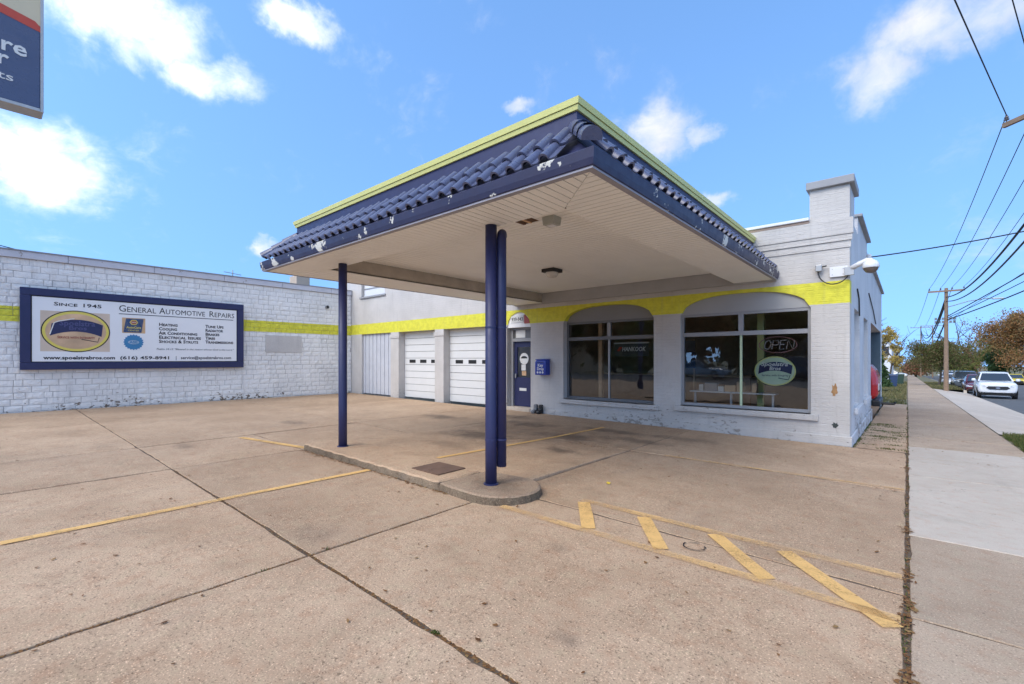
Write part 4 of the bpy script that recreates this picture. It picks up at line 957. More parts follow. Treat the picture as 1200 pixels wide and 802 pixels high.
# ================================================================ VEHICLES
M_tyre = pm('tyre', (.018, .018, .019), .85); M_rim = pm('alloy rim', (.36, .36, .37), .35, .1, metal=.8)
M_cglass = pm('car glass', (.035, .045, .055), .06, .05, spec=.8); M_lamp = pm('headlamp', (.62, .64, .66), .12); M_trim = pm('black trim', (.016, .016, .017), .5); M_tail = pm('tail lamp', (.35, .02, .015), .2)
def paintm(n, c): return pm(n, c, .28, .03, 1., coat=.6)
def car(name, label, cat, Lc, Wc, Hc, paint_m, loc, rz=0, kind='suv', group=None, plate_=True, grille=(.58, .20)):
    t = thing(name, label, cat, loc, group); t.rotation_euler.z = rz
    hw = Wc/2; L2 = Lc/2; bz = .665*Hc if kind == 'suv' else .62*Hc   # belt line
    if kind == 'suv': stn = [(-1.0, .78, .42, .58*Hc), (-.985, .90, .38, .605*Hc), (-.93, .97, .36, .625*Hc), (-.80, .99, .32, .645*Hc), (-.50, 1., .22, .665*Hc), (-.2, 1., .22, bz), (.5, 1., .22, bz+.02), (.88, .97, .24, bz+.02), (.97, .9, .28, bz-.02), (1., .78, .4, bz-.12)]
    else: stn = [(-1.0, .68, .38, .42*Hc), (-.98, .85, .26, .47*Hc), (-.92, .95, .20, .51*Hc), (-.75, .99, .18, .565*Hc), (-.45, 1., .18, .60*Hc), (-.15, 1., .18, bz), (.45, 1., .18, bz+.03), (.78, .98, .2, bz+.04), (.95, .92, .26, bz), (1., .78, .4, bz-.15)]
    b = MB(); rings = []; 
    for (fy, fh, z0, z1) in stn:
        h = hw*fh; yy = fy*L2; hm = (z0+z1)/2
        half = [(0, z0), (h*.82, z0), (h*.95, z0+.08), (h, hm-.05), (h*.995, hm+.1), (h*.96, z1-.08), (h*.86, z1-.012), (h*.5, z1+.018)]
        rings.append([(p[0], yy, p[1]) for p in half] + [(0, yy, z1+.025)] + [(-p[0], yy, p[1]) for p in reversed(half[1:])])
    n = len(rings[0]); vs = [p for r in rings for p in r]; fs = []
    for i in range(len(rings)-1):
        for k in range(n): k2 = (k+1) % n; fs.append((i*n+k, i*n+k2, (i+1)*n+k2, (i+1)*n+k))
    fs += [tuple(range(n)), tuple((len(rings)-1)*n+k for k in reversed(range(n)))]
    body = b.add(vs, fs).build('body', paint_m, t, smooth=True, world=False)
    sm = body.modifiers.new('s', 'SUBSURF'); sm.levels = 1; sm.render_levels = 1
    # greenhouse
    if kind == 'suv': ya, yb, yc, yd = -.42*L2, .93*L2, -.06*L2, .82*L2
    else: ya, yb, yc, yd = -.38*L2, .72*L2, .02*L2, .42*L2
    zb2, zt = bz+.0, Hc-.05; wb, wt = hw*.90, hw*.70
    def P(sx, yy, zz, ww): return (sx*ww, yy, zz)
    def q4(nm, pts, m, off=.0): return MB().add(pts, [(0, 1, 2, 3)]).build(nm, m, t, world=False)
    core = MB().add([P(-1, ya, zb2, wb), P(1, ya, zb2, wb), P(1, yb, zb2, wb), P(-1, yb, zb2, wb), P(-1, yc, zt, wt), P(1, yc, zt, wt), P(1, yd, zt, wt), P(-1, yd, zt, wt)], [(0, 1, 5, 4), (1, 2, 6, 5), (2, 3, 7, 6), (3, 0, 4, 7)]).build('cabin', paint_m, t, world=False)
    lerp = lambda a, c, f: tuple(a[i]+(c[i]-a[i])*f for i in range(3))
    def panel(nm, a, b_, c, d_, ins=(.05, .95, .06, .90), out=(0, 0, 0), m=M_cglass):
        def pt(u, v): return tuple(x+o for x, o in zip(lerp(lerp(a, b_, u), lerp(d_, c, u), v), out))
        return q4(nm, [pt(ins[0], ins[2]), pt(ins[1], ins[2]), pt(ins[1], ins[3]), pt(ins[0], ins[3])], m)
    B = [P(-1, ya, zb2, wb), P(1, ya, zb2, wb), P(1, yb, zb2, wb), P(-1, yb, zb2, wb)]; Tt = [P(-1, yc, zt, wt), P(1, yc, zt, wt), P(1, yd, zt, wt), P(-1, yd, zt, wt)]
    panel('windshield', B[0], B[1], Tt[1], Tt[0], (.05, .95, .04, .93), (0, -.012, .008))
    panel('rear_window', B[2], B[3], Tt[3], Tt[2], (.08, .92, .1, .88), (0, .012, .006))
    for s, (i0, i1) in ((1, (1, 2)), (-1, (0, 3))):
        for (u0, u1) in ((.10, .47), (.50, .92)): panel('side_window', B[i0], B[i1], Tt[i1], Tt[i0], (u0, u1, .08, .88), (s*.012, 0, .004))
    rf = MB(); rv = []
    for (yy, sc, zz) in ((yc-.04, .96, zt-.02), (yc+.12, 1.0, zt+.035), ((yc+yd)/2, 1.0, zt+.06), (yd-.1, 1.0, zt+.03), (yd+.06, .96, zt-.02)):
        for u in (-1, -.8, 0, .8, 1): rv.append((u*wt*1.03*sc, yy, zz-(.035 if abs(u) == 1 else 0)))
    rf.add(rv, [(r*5+c, r*5+c+1, r*5+c+6, r*5+c+5) for r in range(4) for c in range(4)]).build('roof', paint_m, t, smooth=True, world=False)
    # wheels
    wr = .335 if kind == 'suv' else .315
    for sx in (-1, 1):
        for fy in (-.62, .60):
            w0 = MB().lathe([(wr*.62, -.10), (wr*.93, -.105), (wr, -.07), (wr, .07), (wr*.93, .105), (wr*.62, .10)], 0, 0, 0, 22).build('wheel', M_tyre, t, world=False)
            w0.location = (sx*(hw-.10), fy*L2, wr); w0.rotation_euler = (0, R(90), 0)
            rm = MB().lathe([(0, .06), (wr*.2, .075), (wr*.55, .07), (wr*.63, .102), (wr*.63, -.10), (0, -.1)], 0, 0, 0, 20).build('rim', M_rim, w0, world=False); rm.rotation_euler = (0, 0 if sx > 0 else math.pi, 0)
            arch_ = MB(); av = []
            for k in range(13):
                a = math.pi*k/12
                for rr in (wr*.98, wr*1.2): av.append((sx*(hw+.004), fy*L2+rr*math.cos(a), wr+rr*math.sin(a)))
            arch_.add(av, [(2*k, 2*k+1, 2*k+3, 2*k+2) for k in range(12)]).build('wheel_arch', M_trim, t, world=False)
    # face
    zg = .43*Hc if kind == 'suv' else .36*Hc; gw, gh = grille; yf = -L2
    gy = yf-.012
    MB().prism([(-gw*.72, zg-gh/2), (gw*.72, zg-gh/2), (gw, zg), (gw*.8, zg+gh/2), (-gw*.8, zg+gh/2), (-gw, zg)], lambda u, v, w: (u*hw, w+max(0, abs(u)-.72)*.4, v), gy-.02, gy+.05).build('grille', M_trim, t, world=False)
    MB().prism([(.10*math.cos(R(k*20)), zg+.045*math.sin(R(k*20))) for k in range(18)], FX, gy-.03, gy-.021).build('badge', pm('badge chrome', (.3, .32, .38), .3, metal=.5) if 'badge chrome' not in MATS else MATS['badge chrome'], t, world=False)
    MB().prism([(-.84, .25), (.84, .25), (.70, .43), (-.70, .43)], lambda u, v, w: (u*hw, w+max(0, abs(u)-.72)*.4, v), gy-.025, gy+.06).build('bumper_intake', M_trim, t, world=False)
    if kind == 'suv': MB().prism([(-.62, .20), (.62, .20), (.56, .248), (-.56, .248)], lambda u, v, w: (u*hw, w+max(0, abs(u)-.72)*.4, v), gy-.04, gy+.06).build('skid_plate', M_rim, t, world=False)
    for sx in (-1, 1):
        zh = zg+.12 if kind == 'suv' else zg+.08
        pts = [(sx*hw*.58, zh-.05), (sx*hw*.75, zh-.04), (sx*hw*.93, zh-.01), (sx*hw*.96, zh+.08), (sx*hw*.75, zh+.07), (sx*hw*.64, zh+.055)]
        MB().prism(pts if sx > 0 else list(reversed(pts)), lambda u, v, w: (u, w+max(0, abs(u)/hw-.75)*.55, v), yf-.016, yf+.06).build('headlight', M_lamp, t, world=False)
        MB().tube([(sx*hw*.80, yf+.045, .40), (sx*hw*.80, yf+.02, .40)], .05, 12).build('fog_light', M_trim, t, world=False)
        MB().lathe([(0, .10), (.07, .09), (.105, .03), (.10, -.05), (0, -.08)], sx*(hw+.10), ya+.15, bz+.06, 12).build('mirror', paint_m if kind == 'suv' else M_trim, t, smooth=True, world=False)
        box('tail_light', M_tail, t, sx*hw*.72-.09, sx*hw*.72+.09, L2-.05, L2+.008, bz-.28, bz-.12, .01, world=False)
    return t
def onstreet(X, Y): return (X, Y, gz(X, Y)+STZ)
M_carw = paintm('white car paint', (.74, .74, .75)); M_carm = paintm('maroon car paint', (.13, .012, .018)); M_carg = paintm('dark grey car paint', (.075, .085, .095)); M_cary = paintm('yellow car paint', (.62, .48, .02)); M_carr = paintm('red car paint', (.45, .012, .012)); M_cars = paintm('silver car paint', (.45, .46, .48))
GP = 'cars parked along the street'
car('parked_suv', 'white compact SUV with black oval grille parked nearest at the right', 'car', 4.1, 1.77, 1.66, M_carw, onstreet(4.28, 43.2), R(-1), 'suv', GP)
car('parked_sedan', 'maroon sedan parked just behind the white SUV', 'car', 4.4, 1.78, 1.46, M_carm, onstreet(4.25, 51.2), 0, 'sedan', GP)
car('parked_suv', 'dark grey SUV parked behind the maroon sedan', 'car', 4.5, 1.85, 1.72, M_carg, onstreet(4.1, 60), 0, 'suv', GP)
car('parked_sedan', 'white sedan parked behind the dark grey SUV near the wooden pole', 'car', 4.4, 1.8, 1.46, M_carw, onstreet(3.9, 69), 0, 'sedan', GP)
car('parked_suv', 'silver SUV farthest back in the row of parked cars', 'car', 4.5, 1.85, 1.75, M_cars, onstreet(3.9, 77), 0, 'suv', GP)
car('parked_sedan', 'small yellow car on the far side of the street at the right edge', 'car', 4.2, 1.75, 1.45, M_cary, onstreet(11.0, 91), 0, 'sedan', GP)
car('passing_car', 'distant white car crossing at the far end of the sidewalk', 'car', 4.4, 1.8, 1.5, M_carw, (-2.2, 128, gz(-2, 128)), R(90), 'sedan')
rc = thing('red_van', 'red rounded vehicle nose with black bumper poking out of the side bay', 'van', (-1.8, 18, -.24))
MB().prism([(-4.2, .34), (-.72, .34), (-.655, .50), (-.645, .80), (-.665, 1.02), (-.72, 1.20), (-.84, 1.36), (-1.05, 1.47), (-1.5, 1.53), (-4.2, 1.55)], FX, 17.15, 18.95).build('body', M_carr, rc, bevel=.12)
MB().box(-.80, -.60, 17.1, 19.0, .16, .335).build('bumper', M_trim, rc, bevel=.03)
MB().tube([(-.7, 17.9, .20), (-.30, 17.9, .20), (-.27, 17.9, .26)], .035, 8).build('tow_bar', M_trim, rc)
for yy in (17.35, 18.75): box('lamp', M_lamp, rc, -.66, -.630, yy-.1, yy+.1, .62, .82, .02); w_ = MB().lathe([(.2, -.1), (.32, -.1), (.33, -.06), (.33, .06), (.32, .1), (.2, .1)], 0, 0, 0, 20).build('wheel', M_tyre, rc, world=False); w_.location = (.55, yy-18+(.1 if yy < 18 else -.1), .33); w_.rotation_euler = (R(90), 0, 0)
box('grille', M_trim, rc, -.66, -.635, 17.6, 18.5, .55, .75, .02)

# ================================================================ POLES AND WIRES
def utility_pole(label, X, Y, h, arm_z, arm_half, arm_dir, ins=3, lamp=False):
    g = gz(X, Y)-.12; t = thing('utility_pole', label, 'utility pole', (X, Y, g), 'wooden utility poles')
    MB().tube([(X, Y, g), (X, Y, g+h*.5), (X, Y, h+g)], .15, 14, r2=.10).build('shaft', M_pole, t)
    ad_ = Vector((math.cos(arm_dir), math.sin(arm_dir), 0)); pd = Vector((-ad_.y, ad_.x, 0)); c = Vector((X, Y, arm_z))+pd*-.16
    b = MB(); vs = []
    for s in (-1, 1):
        for u, v in ((-.045, -.06), (.045, -.06), (.045, .06), (-.045, .06)): vs.append(c+ad_*s*arm_half+pd*u+Vector((0, 0, v)))
    b.add(vs, [(0, 1, 2, 3), (7, 6, 5, 4), (0, 4, 5, 1), (1, 5, 6, 2), (2, 6, 7, 3), (3, 7, 4, 0)]).build('crossarm', M_pole, t)
    tips = []
    for k in range(ins):
        s = -1+2*k/(ins-1) if ins > 1 else 0
        p = c+ad_*arm_half*.94*s+Vector((0, 0, .06)); tips.append(p+Vector((0, 0, .2)))
        MB().lathe([(.012, 0), (.012, .06), (.055, .065), (.06, .09), (.03, .105), (.05, .13), (.045, .15), (.025, .17), (.025, .2), (0, .205)], p.x, p.y, p.z, 10).build('insulator', pm('insulator', (.12, .10, .10), .3) if 'insulator' not in MATS else MATS['insulator'], t)
    if lamp:
        MB().tube([(X+.1, Y, 5.45), (X+1.2, Y-.1, 5.8), (X+2.1, Y-.1, 5.92), (X+2.5, Y-.1, 5.9)], .03, 6).build('lamp_arm', M_steel, t); box('lamp_head', M_steel, t, X+2.4, X+2.95, Y-.2, Y, 5.82, 5.92, .02)
    return tips
tp1 = utility_pole('near wooden utility pole just right of the frame, its crossarm end showing', 2.97, 17.72, 9.0, 8.0, 1.2, R(-45), 4)
tp2 = utility_pole('wooden utility pole with street lamp arm standing beside the sidewalk', 2.2, 47.3, 7.75, 6.65, 1.0, 0, 4, True)
tp3 = utility_pole('distant utility pole seen above the round tree, left one', 2.4, 145, 12.2, 9.0, 1.9, 0, 3)
tp4 = utility_pole('distant utility pole seen above the round tree, right one', 4.6, 150, 12.4, 9.6, 2.2, 0, 3)
tp5 = utility_pole('utility pole across the cross street behind the lot', -6.0, -25.5, 9.2, 8.4, 1.2, R(-20), 4)
tp6 = utility_pole('utility pole on the far side of the street, nearer one', 12.8, 17.0, 13.2, 12.4, 1.1, 0, 3)
tp7 = utility_pole('thin utility pole on the far side of the street behind the cars', 12.6, 150, 10.5, 7.4, .6, 0, 3)
wn = 0
def wire(p, q, sag, r, label):
    p, q = Vector(p), Vector(q); N = 26
    pts = [p.lerp(q, k/N)-Vector((0, 0, sag*4*(k/N)*(1-k/N))) for k in range(N+1)]
    o = MB().tube(pts, r, 5).build('overhead_wire', M_wire, None, smooth=True)
    tag(o, label, 'wire', 'overhead wires')
wire(tp1[0], tp5[0], .25, .013, 'overhead wire leaving the near crossarm end upward to the top edge'); wire(tp1[1], tp5[1], .25, .011, 'second overhead wire rising from the near crossarm to the top right edge')
wire(tp1[2], tp5[2], .3, .011, 'third overhead wire from the near crossarm over the sidewalk'); wire(tp1[3], tp5[3], .3, .011, 'outermost overhead wire from the near crossarm toward the cross street')
for k, lab in enumerate(['leftmost thin wire strung from the near crossarm to the lamp pole', 'second thin wire from the near crossarm to the lamp pole', 'third thin wire from the near crossarm to the lamp pole', 'rightmost thin wire from the near crossarm to the lamp pole']): wire(tp1[k], tp2[k], .55, .012, lab)
wire((2.97, 17.72, 6.3), (2.2, 47.2, 6.2), .75, .038, 'upper thick cable between near pole and lamp pole'); wire((2.97, 17.72, 5.7), (2.2, 47.2, 5.9), .75, .032, 'lower thick cable between near pole and lamp pole')
wire((2.2, 47.4, 6.2), (2.4, 145, 8.6), 2.6, .06, 'upper thick cable sagging from lamp pole to the distant poles'); wire((2.2, 47.4, 5.9), (2.4, 145, 8.2), 2.8, .05, 'lower thick cable sagging from lamp pole to the distant poles')
for k in range(3): wire(tp2[k], tp3[k], 1.3, .016, ['left', 'middle', 'right'][k]+' thin wire from the lamp pole to the distant left pole')
wire((-.72, 14.4, 4.08), (2.9, 17.7, 4.95), .05, .016, 'single service wire from the shop side wall to the near pole')
for k, (zz, sg_) in enumerate([(12.2, .35), (11.3, .5), (10.5, .8), (13.0, .2)]): wire((2.25, 47.3, 4.75-.12*k), (12.8, 17.0, zz), sg_, [.032, .024, .038, .014][k], ['second', 'third', 'lowest', 'topmost'][k]+' cable slanting across the street from the lamp pole to the upper right')
wire((2.2, 47.3, 4.6), (2.4, 145, 8.0), 3.4, .05, 'lowest heavy cable bundle from the lamp pole to the distant poles')
wire((12.6, 150, 6.4), (2.4, 145, 7.4), .6, .04, 'far cable crossing the street between the distant poles')
wire((-17.7, .47, 4.40), (-6.2, -25.5, 8.1), .3, .012, 'left of two wires leaving the block wall top at the left edge'); wire((-17.7, .70, 4.40), (-5.9, -25.5, 8.4), .3, .012, 'right of two wires leaving the block wall top at the left edge')
io = thing('service_bracket', 'small insulator bracket on the shop side wall holding the service wire', 'bracket', (-.74, 14.4, 4.0))
MB().tube([(-.775, 14.4, 3.9), (-.72, 14.4, 3.9), (-.72, 14.4, 4.1)], .02, 8).build('arm', M_steel, io); MB().lathe([(.02, 0), (.05, .02), (.05, .09), (.02, .11), (0, .11)], -.72, 14.4, 4.05, 10).build('insulator', M_whitep, io)
for (ya, yb, za, zc, nm) in [(11.4, 11.9, 2.95, 2.45, 'curved'), (15.0, 18.4, 3.25, 2.66, 'straight')]:
    o = MB().tube([(-.755, ya, za), (-.745, (ya+yb)/2, (za+zc)/2+(.08 if nm == 'curved' else 0)), (-.755, yb, zc)], .014, 6).build('wall_cable', M_wire, None)
    tag(o, 'short %s dark cable fixed to the shop side wall' % nm, 'cable')
fm = thing('floodlight_mast', 'tall sports floodlight mast far behind the round tree', 'floodlight', (10.5, 234, gz(10, 234)))
MB().tube([(10.5, 234, gz(10, 234)), (10.5, 234, 16.2)], .28, 8, r2=.16).build('mast', M_steel, fm)
for zz in (15.0, 16.2):
    MB().box(7.5, 13.5, 233.9, 234.1, zz-.08, zz+.08).build('rack', M_steel, fm)
    for k in range(6): MB().box(7.7+k*1.0, 8.4+k*1.0, 233.5, 233.9, zz+.1, zz+.8).build('floodlamp', M_dgrey, fm)

# ================================================================ TREES
L_green = leafmat('leaves green bronze', [(0.091, 0.130, 0.033), (0.169, 0.182, 0.052), (0.156, 0.104, 0.052), (0.247, 0.169, 0.078), (0.117, 0.156, 0.039)])
L_orange = leafmat('leaves orange', [(0.351, 0.156, 0.065), (0.468, 0.221, 0.078), (0.286, 0.182, 0.091), (0.390, 0.260, 0.091), (0.260, 0.143, 0.078), (0.208, 0.182, 0.078)])
L_yellow = leafmat('leaves yellow', [(0.546, 0.377, 0.091), (0.600, 0.455, 0.130), (0.390, 0.273, 0.091), (0.312, 0.247, 0.104)])
L_mix = leafmat('leaves green yellow', [(0.130, 0.182, 0.052), (0.260, 0.260, 0.078), (0.104, 0.143, 0.039), (0.390, 0.312, 0.104)])
L_rust = leafmat('leaves rust', [(0.260, 0.111, 0.072), (0.338, 0.169, 0.091), (0.195, 0.117, 0.065), (0.182, 0.156, 0.065)])
L_ever = leafmat('needles dark green', [(0.039, 0.078, 0.026), (0.065, 0.111, 0.039), (0.052, 0.085, 0.033)], .15)
def tree(label, X, Y, z0, h, cr, cb, mat, n, seed, leaf=.22, tr=.14, shape='round', lean=0., name='broadleaf_tree', grp='street trees'):
    """h: total height, cr: crown radius, cb: crown base height"""
    r = random.Random(seed); t = thing(name, label, 'tree', (X, Y, z0), grp); tb_ = MB(); tips = []
    def limb(p, dv, L, rad, lev):
        pts = [p]; q = p
        for k in range(3):
            dv = (dv+Vector((r.gauss(0, .16), r.gauss(0, .16), r.gauss(.05, .1)))).normalized(); q = q+dv*L/3; pts.append(q)
        tb_.tube(pts, rad, 6 if lev else 9, r2=rad*.55)
        tips.append(pts[-1]); tips.append(pts[2])
        if lev < 3:
            for k in range(r.choice((2, 3)) if lev else 5):
                a = r.uniform(0, 6.28); w = r.uniform(.45, .85); nd = (dv*.75+Vector((math.cos(a)*w, math.sin(a)*w, r.uniform(-.1, .35)))).normalized()
                limb(pts[r.choice((2, 3))], nd, L*r.uniform(.55, .75), rad*.52, lev+1)
    ch_ = h-cb
    if shape == 'cone':
        tb_.tube([(0, 0, -.1), (0, 0, h*.95)], tr, 8, r2=.02)
    else:
        limb(Vector((0, 0, -.1)), Vector((lean, 0, 1)), cb+ch_*.3, tr, 0)
    tb_.build('trunk', M_bark, t, world=False)
    if n:
        blobs = []
        if shape != 'cone':
            for k in range(16):
                a = r.uniform(0, 6.28); u = r.uniform(-.9, 1); rr = cr*math.sqrt(max(.05, 1-u*u))*r.uniform(.35, .85); blobs.append((Vector((math.cos(a)*rr, math.sin(a)*rr, cb+ch_*(.5+.42*u))), cr*r.uniform(.28, .48)))
            for tpp in tips[::2]:
                if tpp.z > cb and (tpp.x**2+tpp.y**2)/cr**2+((tpp.z-cb-ch_/2)/(ch_/2))**2 < 1.1: blobs.append((tpp, cr*r.uniform(.18, .3)))
        vs = []; fs = []
        for k in range(n):
            if shape == 'cone':
                u = r.random()**1.5; zz = .1*h+u*.9*h; rr = cr*(1-u)*math.sqrt(r.uniform(.35, 1))*r.uniform(.75, 1.08); a = r.uniform(0, 6.28); c = Vector((rr*math.cos(a), rr*math.sin(a), zz))
            else:
                bc, br = r.choice(blobs); dv = Vector((r.gauss(0, 1), r.gauss(0, 1), r.gauss(0, 1))).normalized(); c = bc+dv*br*r.uniform(.3, 1.0)
                c.z = max(c.z, cb*.85)
            s = leaf*r.uniform(.55, 1.3); ax = Vector((r.gauss(0, 1), r.gauss(0, 1), r.gauss(0, .7))).normalized(); bx = ax.orthogonal().normalized(); bx = (bx*math.cos(a_ := r.uniform(0, 6.28))+ax.cross(bx)*math.sin(a_)).normalized(); cx = ax.cross(bx)
            o_ = len(vs); vs += [c+bx*s*.6, c+cx*s*.42, c-bx*s*.6, c-cx*s*.42]; fs.append((o_, o_+1, o_+2, o_+3))
        MB().add(vs, fs).build('crown', mat, t, world=False, fix=False)
    return t
tree('round low green and bronze street tree right of the sidewalk', 2.25, 60, gz(2, 60), 3.95, 2.9, 1.6, L_green, 15000, 1, .11, .11)
tree('large orange maple at the right edge across the street', 13.5, 108, gz(13, 108)-.2, 11.8, 5.6, 2.2, L_orange, 26000, 2, .2, .25)
tree('yellow green tree left of the large orange maple', 12.3, 124, gz(12, 124)-.2, 9.0, 3.6, 1.2, L_mix, 14000, 3, .2, .2)
tree('rust coloured tree behind the dark grey SUV', 9.5, 138, gz(9, 138), 7.2, 4.2, .6, L_rust, 12000, 4, .22, .2)
tree('tall nearly bare tree rising behind the yellow green tree', 13.5, 165, gz(13, 165), 15.0, 4.5, 5.0, L_rust, 500, 5, .3, .3)
tree('dark green shrubby tree in front of the orange maple', 11.9, 112, gz(11, 112)-.2, 5.6, 2.6, .3, L_ever, 9000, 6, .2, .14)
tree('orange tree farther along behind the maple at the right edge', 19, 118, gz(19, 118)-.2, 12.5, 5.5, 1.5, L_orange, 14000, 7, .25, .25)
tree('bronze tree right behind the round street tree', 6.0, 150, gz(6, 150), 7.6, 5.0, .6, L_green, 10000, 8, .28, .22)
tree('slim yellow tree rising beyond the shop corner', -1.35, 66, gz(-1, 66), 6.4, 1.15, 1.4, L_yellow, 2600, 9, .14, .12)
tree('bare grey tree behind the shop corner left of the yellow tree', -2.6, 70, gz(-2, 70), 7.2, 1.8, 3.0, L_rust, 150, 10, .2, .13)
tree('dark conical evergreen beside the end of the shop', -1.55, 38, gz(-1, 38), 3.6, .85, .2, L_ever, 3500, 12, .14, .06, 'cone', name='evergreen_tree')
for k, (X, Y, h, cr, m, lab) in enumerate([(-6.5, 118, 4.5, 3, L_mix, 'low green bushy tree behind the far end of the lawn'), (1.6, 150, 4.0, 3, L_rust, 'low rust tree closing the far end of the sidewalk'), (6.5, 112, 4.2, 2.6, L_mix, 'small yellow green tree behind the row of parked cars'), (-14, 190, 10, 5, L_mix, 'distant green tree far left at the end of the street'), (-4, 200, 9, 5, L_yellow, 'distant yellow tree at the end of the sidewalk'), (3, 205, 8, 5, L_rust, 'distant rust tree straight down the sidewalk'), (12, 210, 10, 6, L_green, 'distant bronze tree right of the sidewalk end'), (22, 190, 12, 6, L_orange, 'distant orange tree behind the far houses'), (32, 170, 14, 6.5, L_green, 'distant green tree at the far right'), (26, 130, 13, 6, L_rust, 'rust tree behind the orange trees at the far right')]):
    tree(lab, X, Y, gz(X, Y), h, cr, .4, m, 4500, 40+k, .42, .25, grp='distant trees')
for k, (X, Y, h, cr, m, lab) in enumerate([(-33, -30, 10, 5, L_green, 'tall green tree left of the white house across the cross street'), (-24, -38, 12, 6, L_mix, 'tall yellow green tree behind the white house across the cross street'), (-17, -41, 12, 6, L_green, 'tall bronze tree between the two houses across the cross street'), (-5, -44, 13, 7, L_rust, 'tall rust tree behind the tan house across the cross street'), (-25.5, -27, 9, 4.5, L_orange, 'bushy orange tree right of the white house across the cross street'), (-21.5, -25, 5.5, 3.2, L_mix, 'low yellow green tree beside the orange trees across the cross street'), (-16.5, -29, 8, 4.2, L_orange, 'bushy orange tree between the two houses across the cross street'), (-11, -28, 6, 3.2, L_green, 'low bronze tree before the tan house across the cross street'), (5, -34, 11, 6, L_green, 'tall bronze tree at the street corner behind the camera'), (-40, -38, 12, 6, L_rust, 'tall rust tree far along the cross street')]):
    tree(lab, X, Y, -.1, h, cr, .3, m, 3600, 60+k, .6, .25, grp='trees across the cross street')
# across the cross street, mirrored in the shop glass
tree('orange maple across the cross street, mirrored in the left window', -18, -25, -.1, 9.5, 4.2, 2.2, L_orange, 4500, 31, .3, .2, grp='trees across the cross street')
tree('yellow green tree across the cross street behind the lot', -9.5, -27, -.1, 8.5, 3.8, 2.2, L_mix, 4000, 32, .3, .2, grp='trees across the cross street')
tree('rust tree across the cross street near the utility pole', -1.5, -26, -.1, 8, 3.6, 2.0, L_rust, 4000, 33, .3, .2, grp='trees across the cross street')

# ================================================================ HOUSES AND YARD THINGS
def house(label, x0, x1, y0, y1, z0, hw_, ridge, wallm, roofm, face='-y', wins=()):
    t = thing('house', label, 'house', ((x0+x1)/2, (y0+y1)/2, z0), 'houses around the shop')
    xm = (x0+x1)/2
    MB().prism([(x0, z0-.3), (x1, z0-.3), (x1, z0+hw_), (xm, z0+ridge), (x0, z0+hw_)], FX, y0, y1).build('wall', wallm, t)
    b = MB()
    for s, xe in ((-1, x0), (1, x1)):
        dx_ = (xm-xe); sl = (ridge-hw_)/abs(dx_); ex = xe+s*.35; ez = z0+hw_-.35*sl
        b.prism([(ex, ez+.02), (xm, z0+ridge+.02), (xm, z0+ridge+.18), (ex, ez+.16)] if s < 0 else [(xm, z0+ridge+.02), (ex, ez+.02), (ex, ez+.16), (xm, z0+ridge+.18)], FX, y0-.35, y1+.35)
    b.build('roof', roofm, t)
    for (u, zz, w_, h_) in wins:
        xc = x0+(x1-x0)*u
        for yy, s in ((y0, -1), (y1, 1)):
            fr_ = box('window', M_whitep, t, xc-w_/2-.08, xc+w_/2+.08, yy+s*.03 if s < 0 else yy, yy if s < 0 else yy+.03, z0+zz-.08, z0+zz+h_+.08)
            box('glass', M_cglass, fr_, xc-w_/2, xc+w_/2, yy+s*.04 if s < 0 else yy+.0305, yy-.031 if s < 0 else yy+.04, z0+zz, z0+zz+h_)
    box('door', M_dgrey, t, x0+(x1-x0)*.5-.45, x0+(x1-x0)*.5+.45, y0-.05, y0-.001, z0, z0+2.05); 
    return t
M_siding = pm('white siding', (.68, .68, .70), .6, .05, 2.); M_roofg = pm('grey shingles', (.13, .125, .12), .9, .2, 8., .4, 40.); M_siding3 = pm('cream siding', (.78, .63, .45), .6, .05, 2.); M_siding2 = pm('tan siding', (.46, .38, .29), .6, .05)
house('white two storey house beyond the shop beside the yellow tree', -9.5, -1.7, 84, 96, gz(-4, 90), 5.3, 8.6, M_siding, M_roofg, wins=[(.2, 1, 1, 1.4), (.8, 1, 1, 1.4), (.9, 3.6, 1, 1.3), (.55, 3.6, 1, 1.3), (.2, 3.6, 1, 1.3)])
house('small pale house behind the orange trees across the street', 16, 23, 98, 108, gz(18, 100)-.2, 3.0, 5.0, M_siding, M_roofg, wins=[(.25, 1, 1.2, 1.2), (.8, 1, 1.2, 1.2)])
house('white house across the cross street mirrored in the shop glass', -40, -31.5, -36, -27, .1, 3.4, 5.8, M_siding3, M_roofg, wins=[(.2, 1, .9, 1.5), (.8, 1, .9, 1.5)])
house('tan house across the cross street behind the trees', -13.5, -5, -40, -31, .0, 5.2, 8.4, M_siding2, M_roofg, wins=[(.2, 1, .9, 1.5), (.8, 1, .9, 1.5), (.3, 3.4, .9, 1.3), (.7, 3.4, .9, 1.3)])
car('parked_sedan', 'silver sedan parked across the cross street behind the lot', 'car', 4.5, 1.8, 1.46, M_cars, (-13, -18.6, -.0), R(90), 'sedan', 'cars on the cross street')
car('parked_suv', 'dark SUV parked across the cross street behind the lot', 'car', 4.5, 1.85, 1.7, M_carg, (-5.5, -18.6, -.06), R(90), 'suv', 'cars on the cross street')
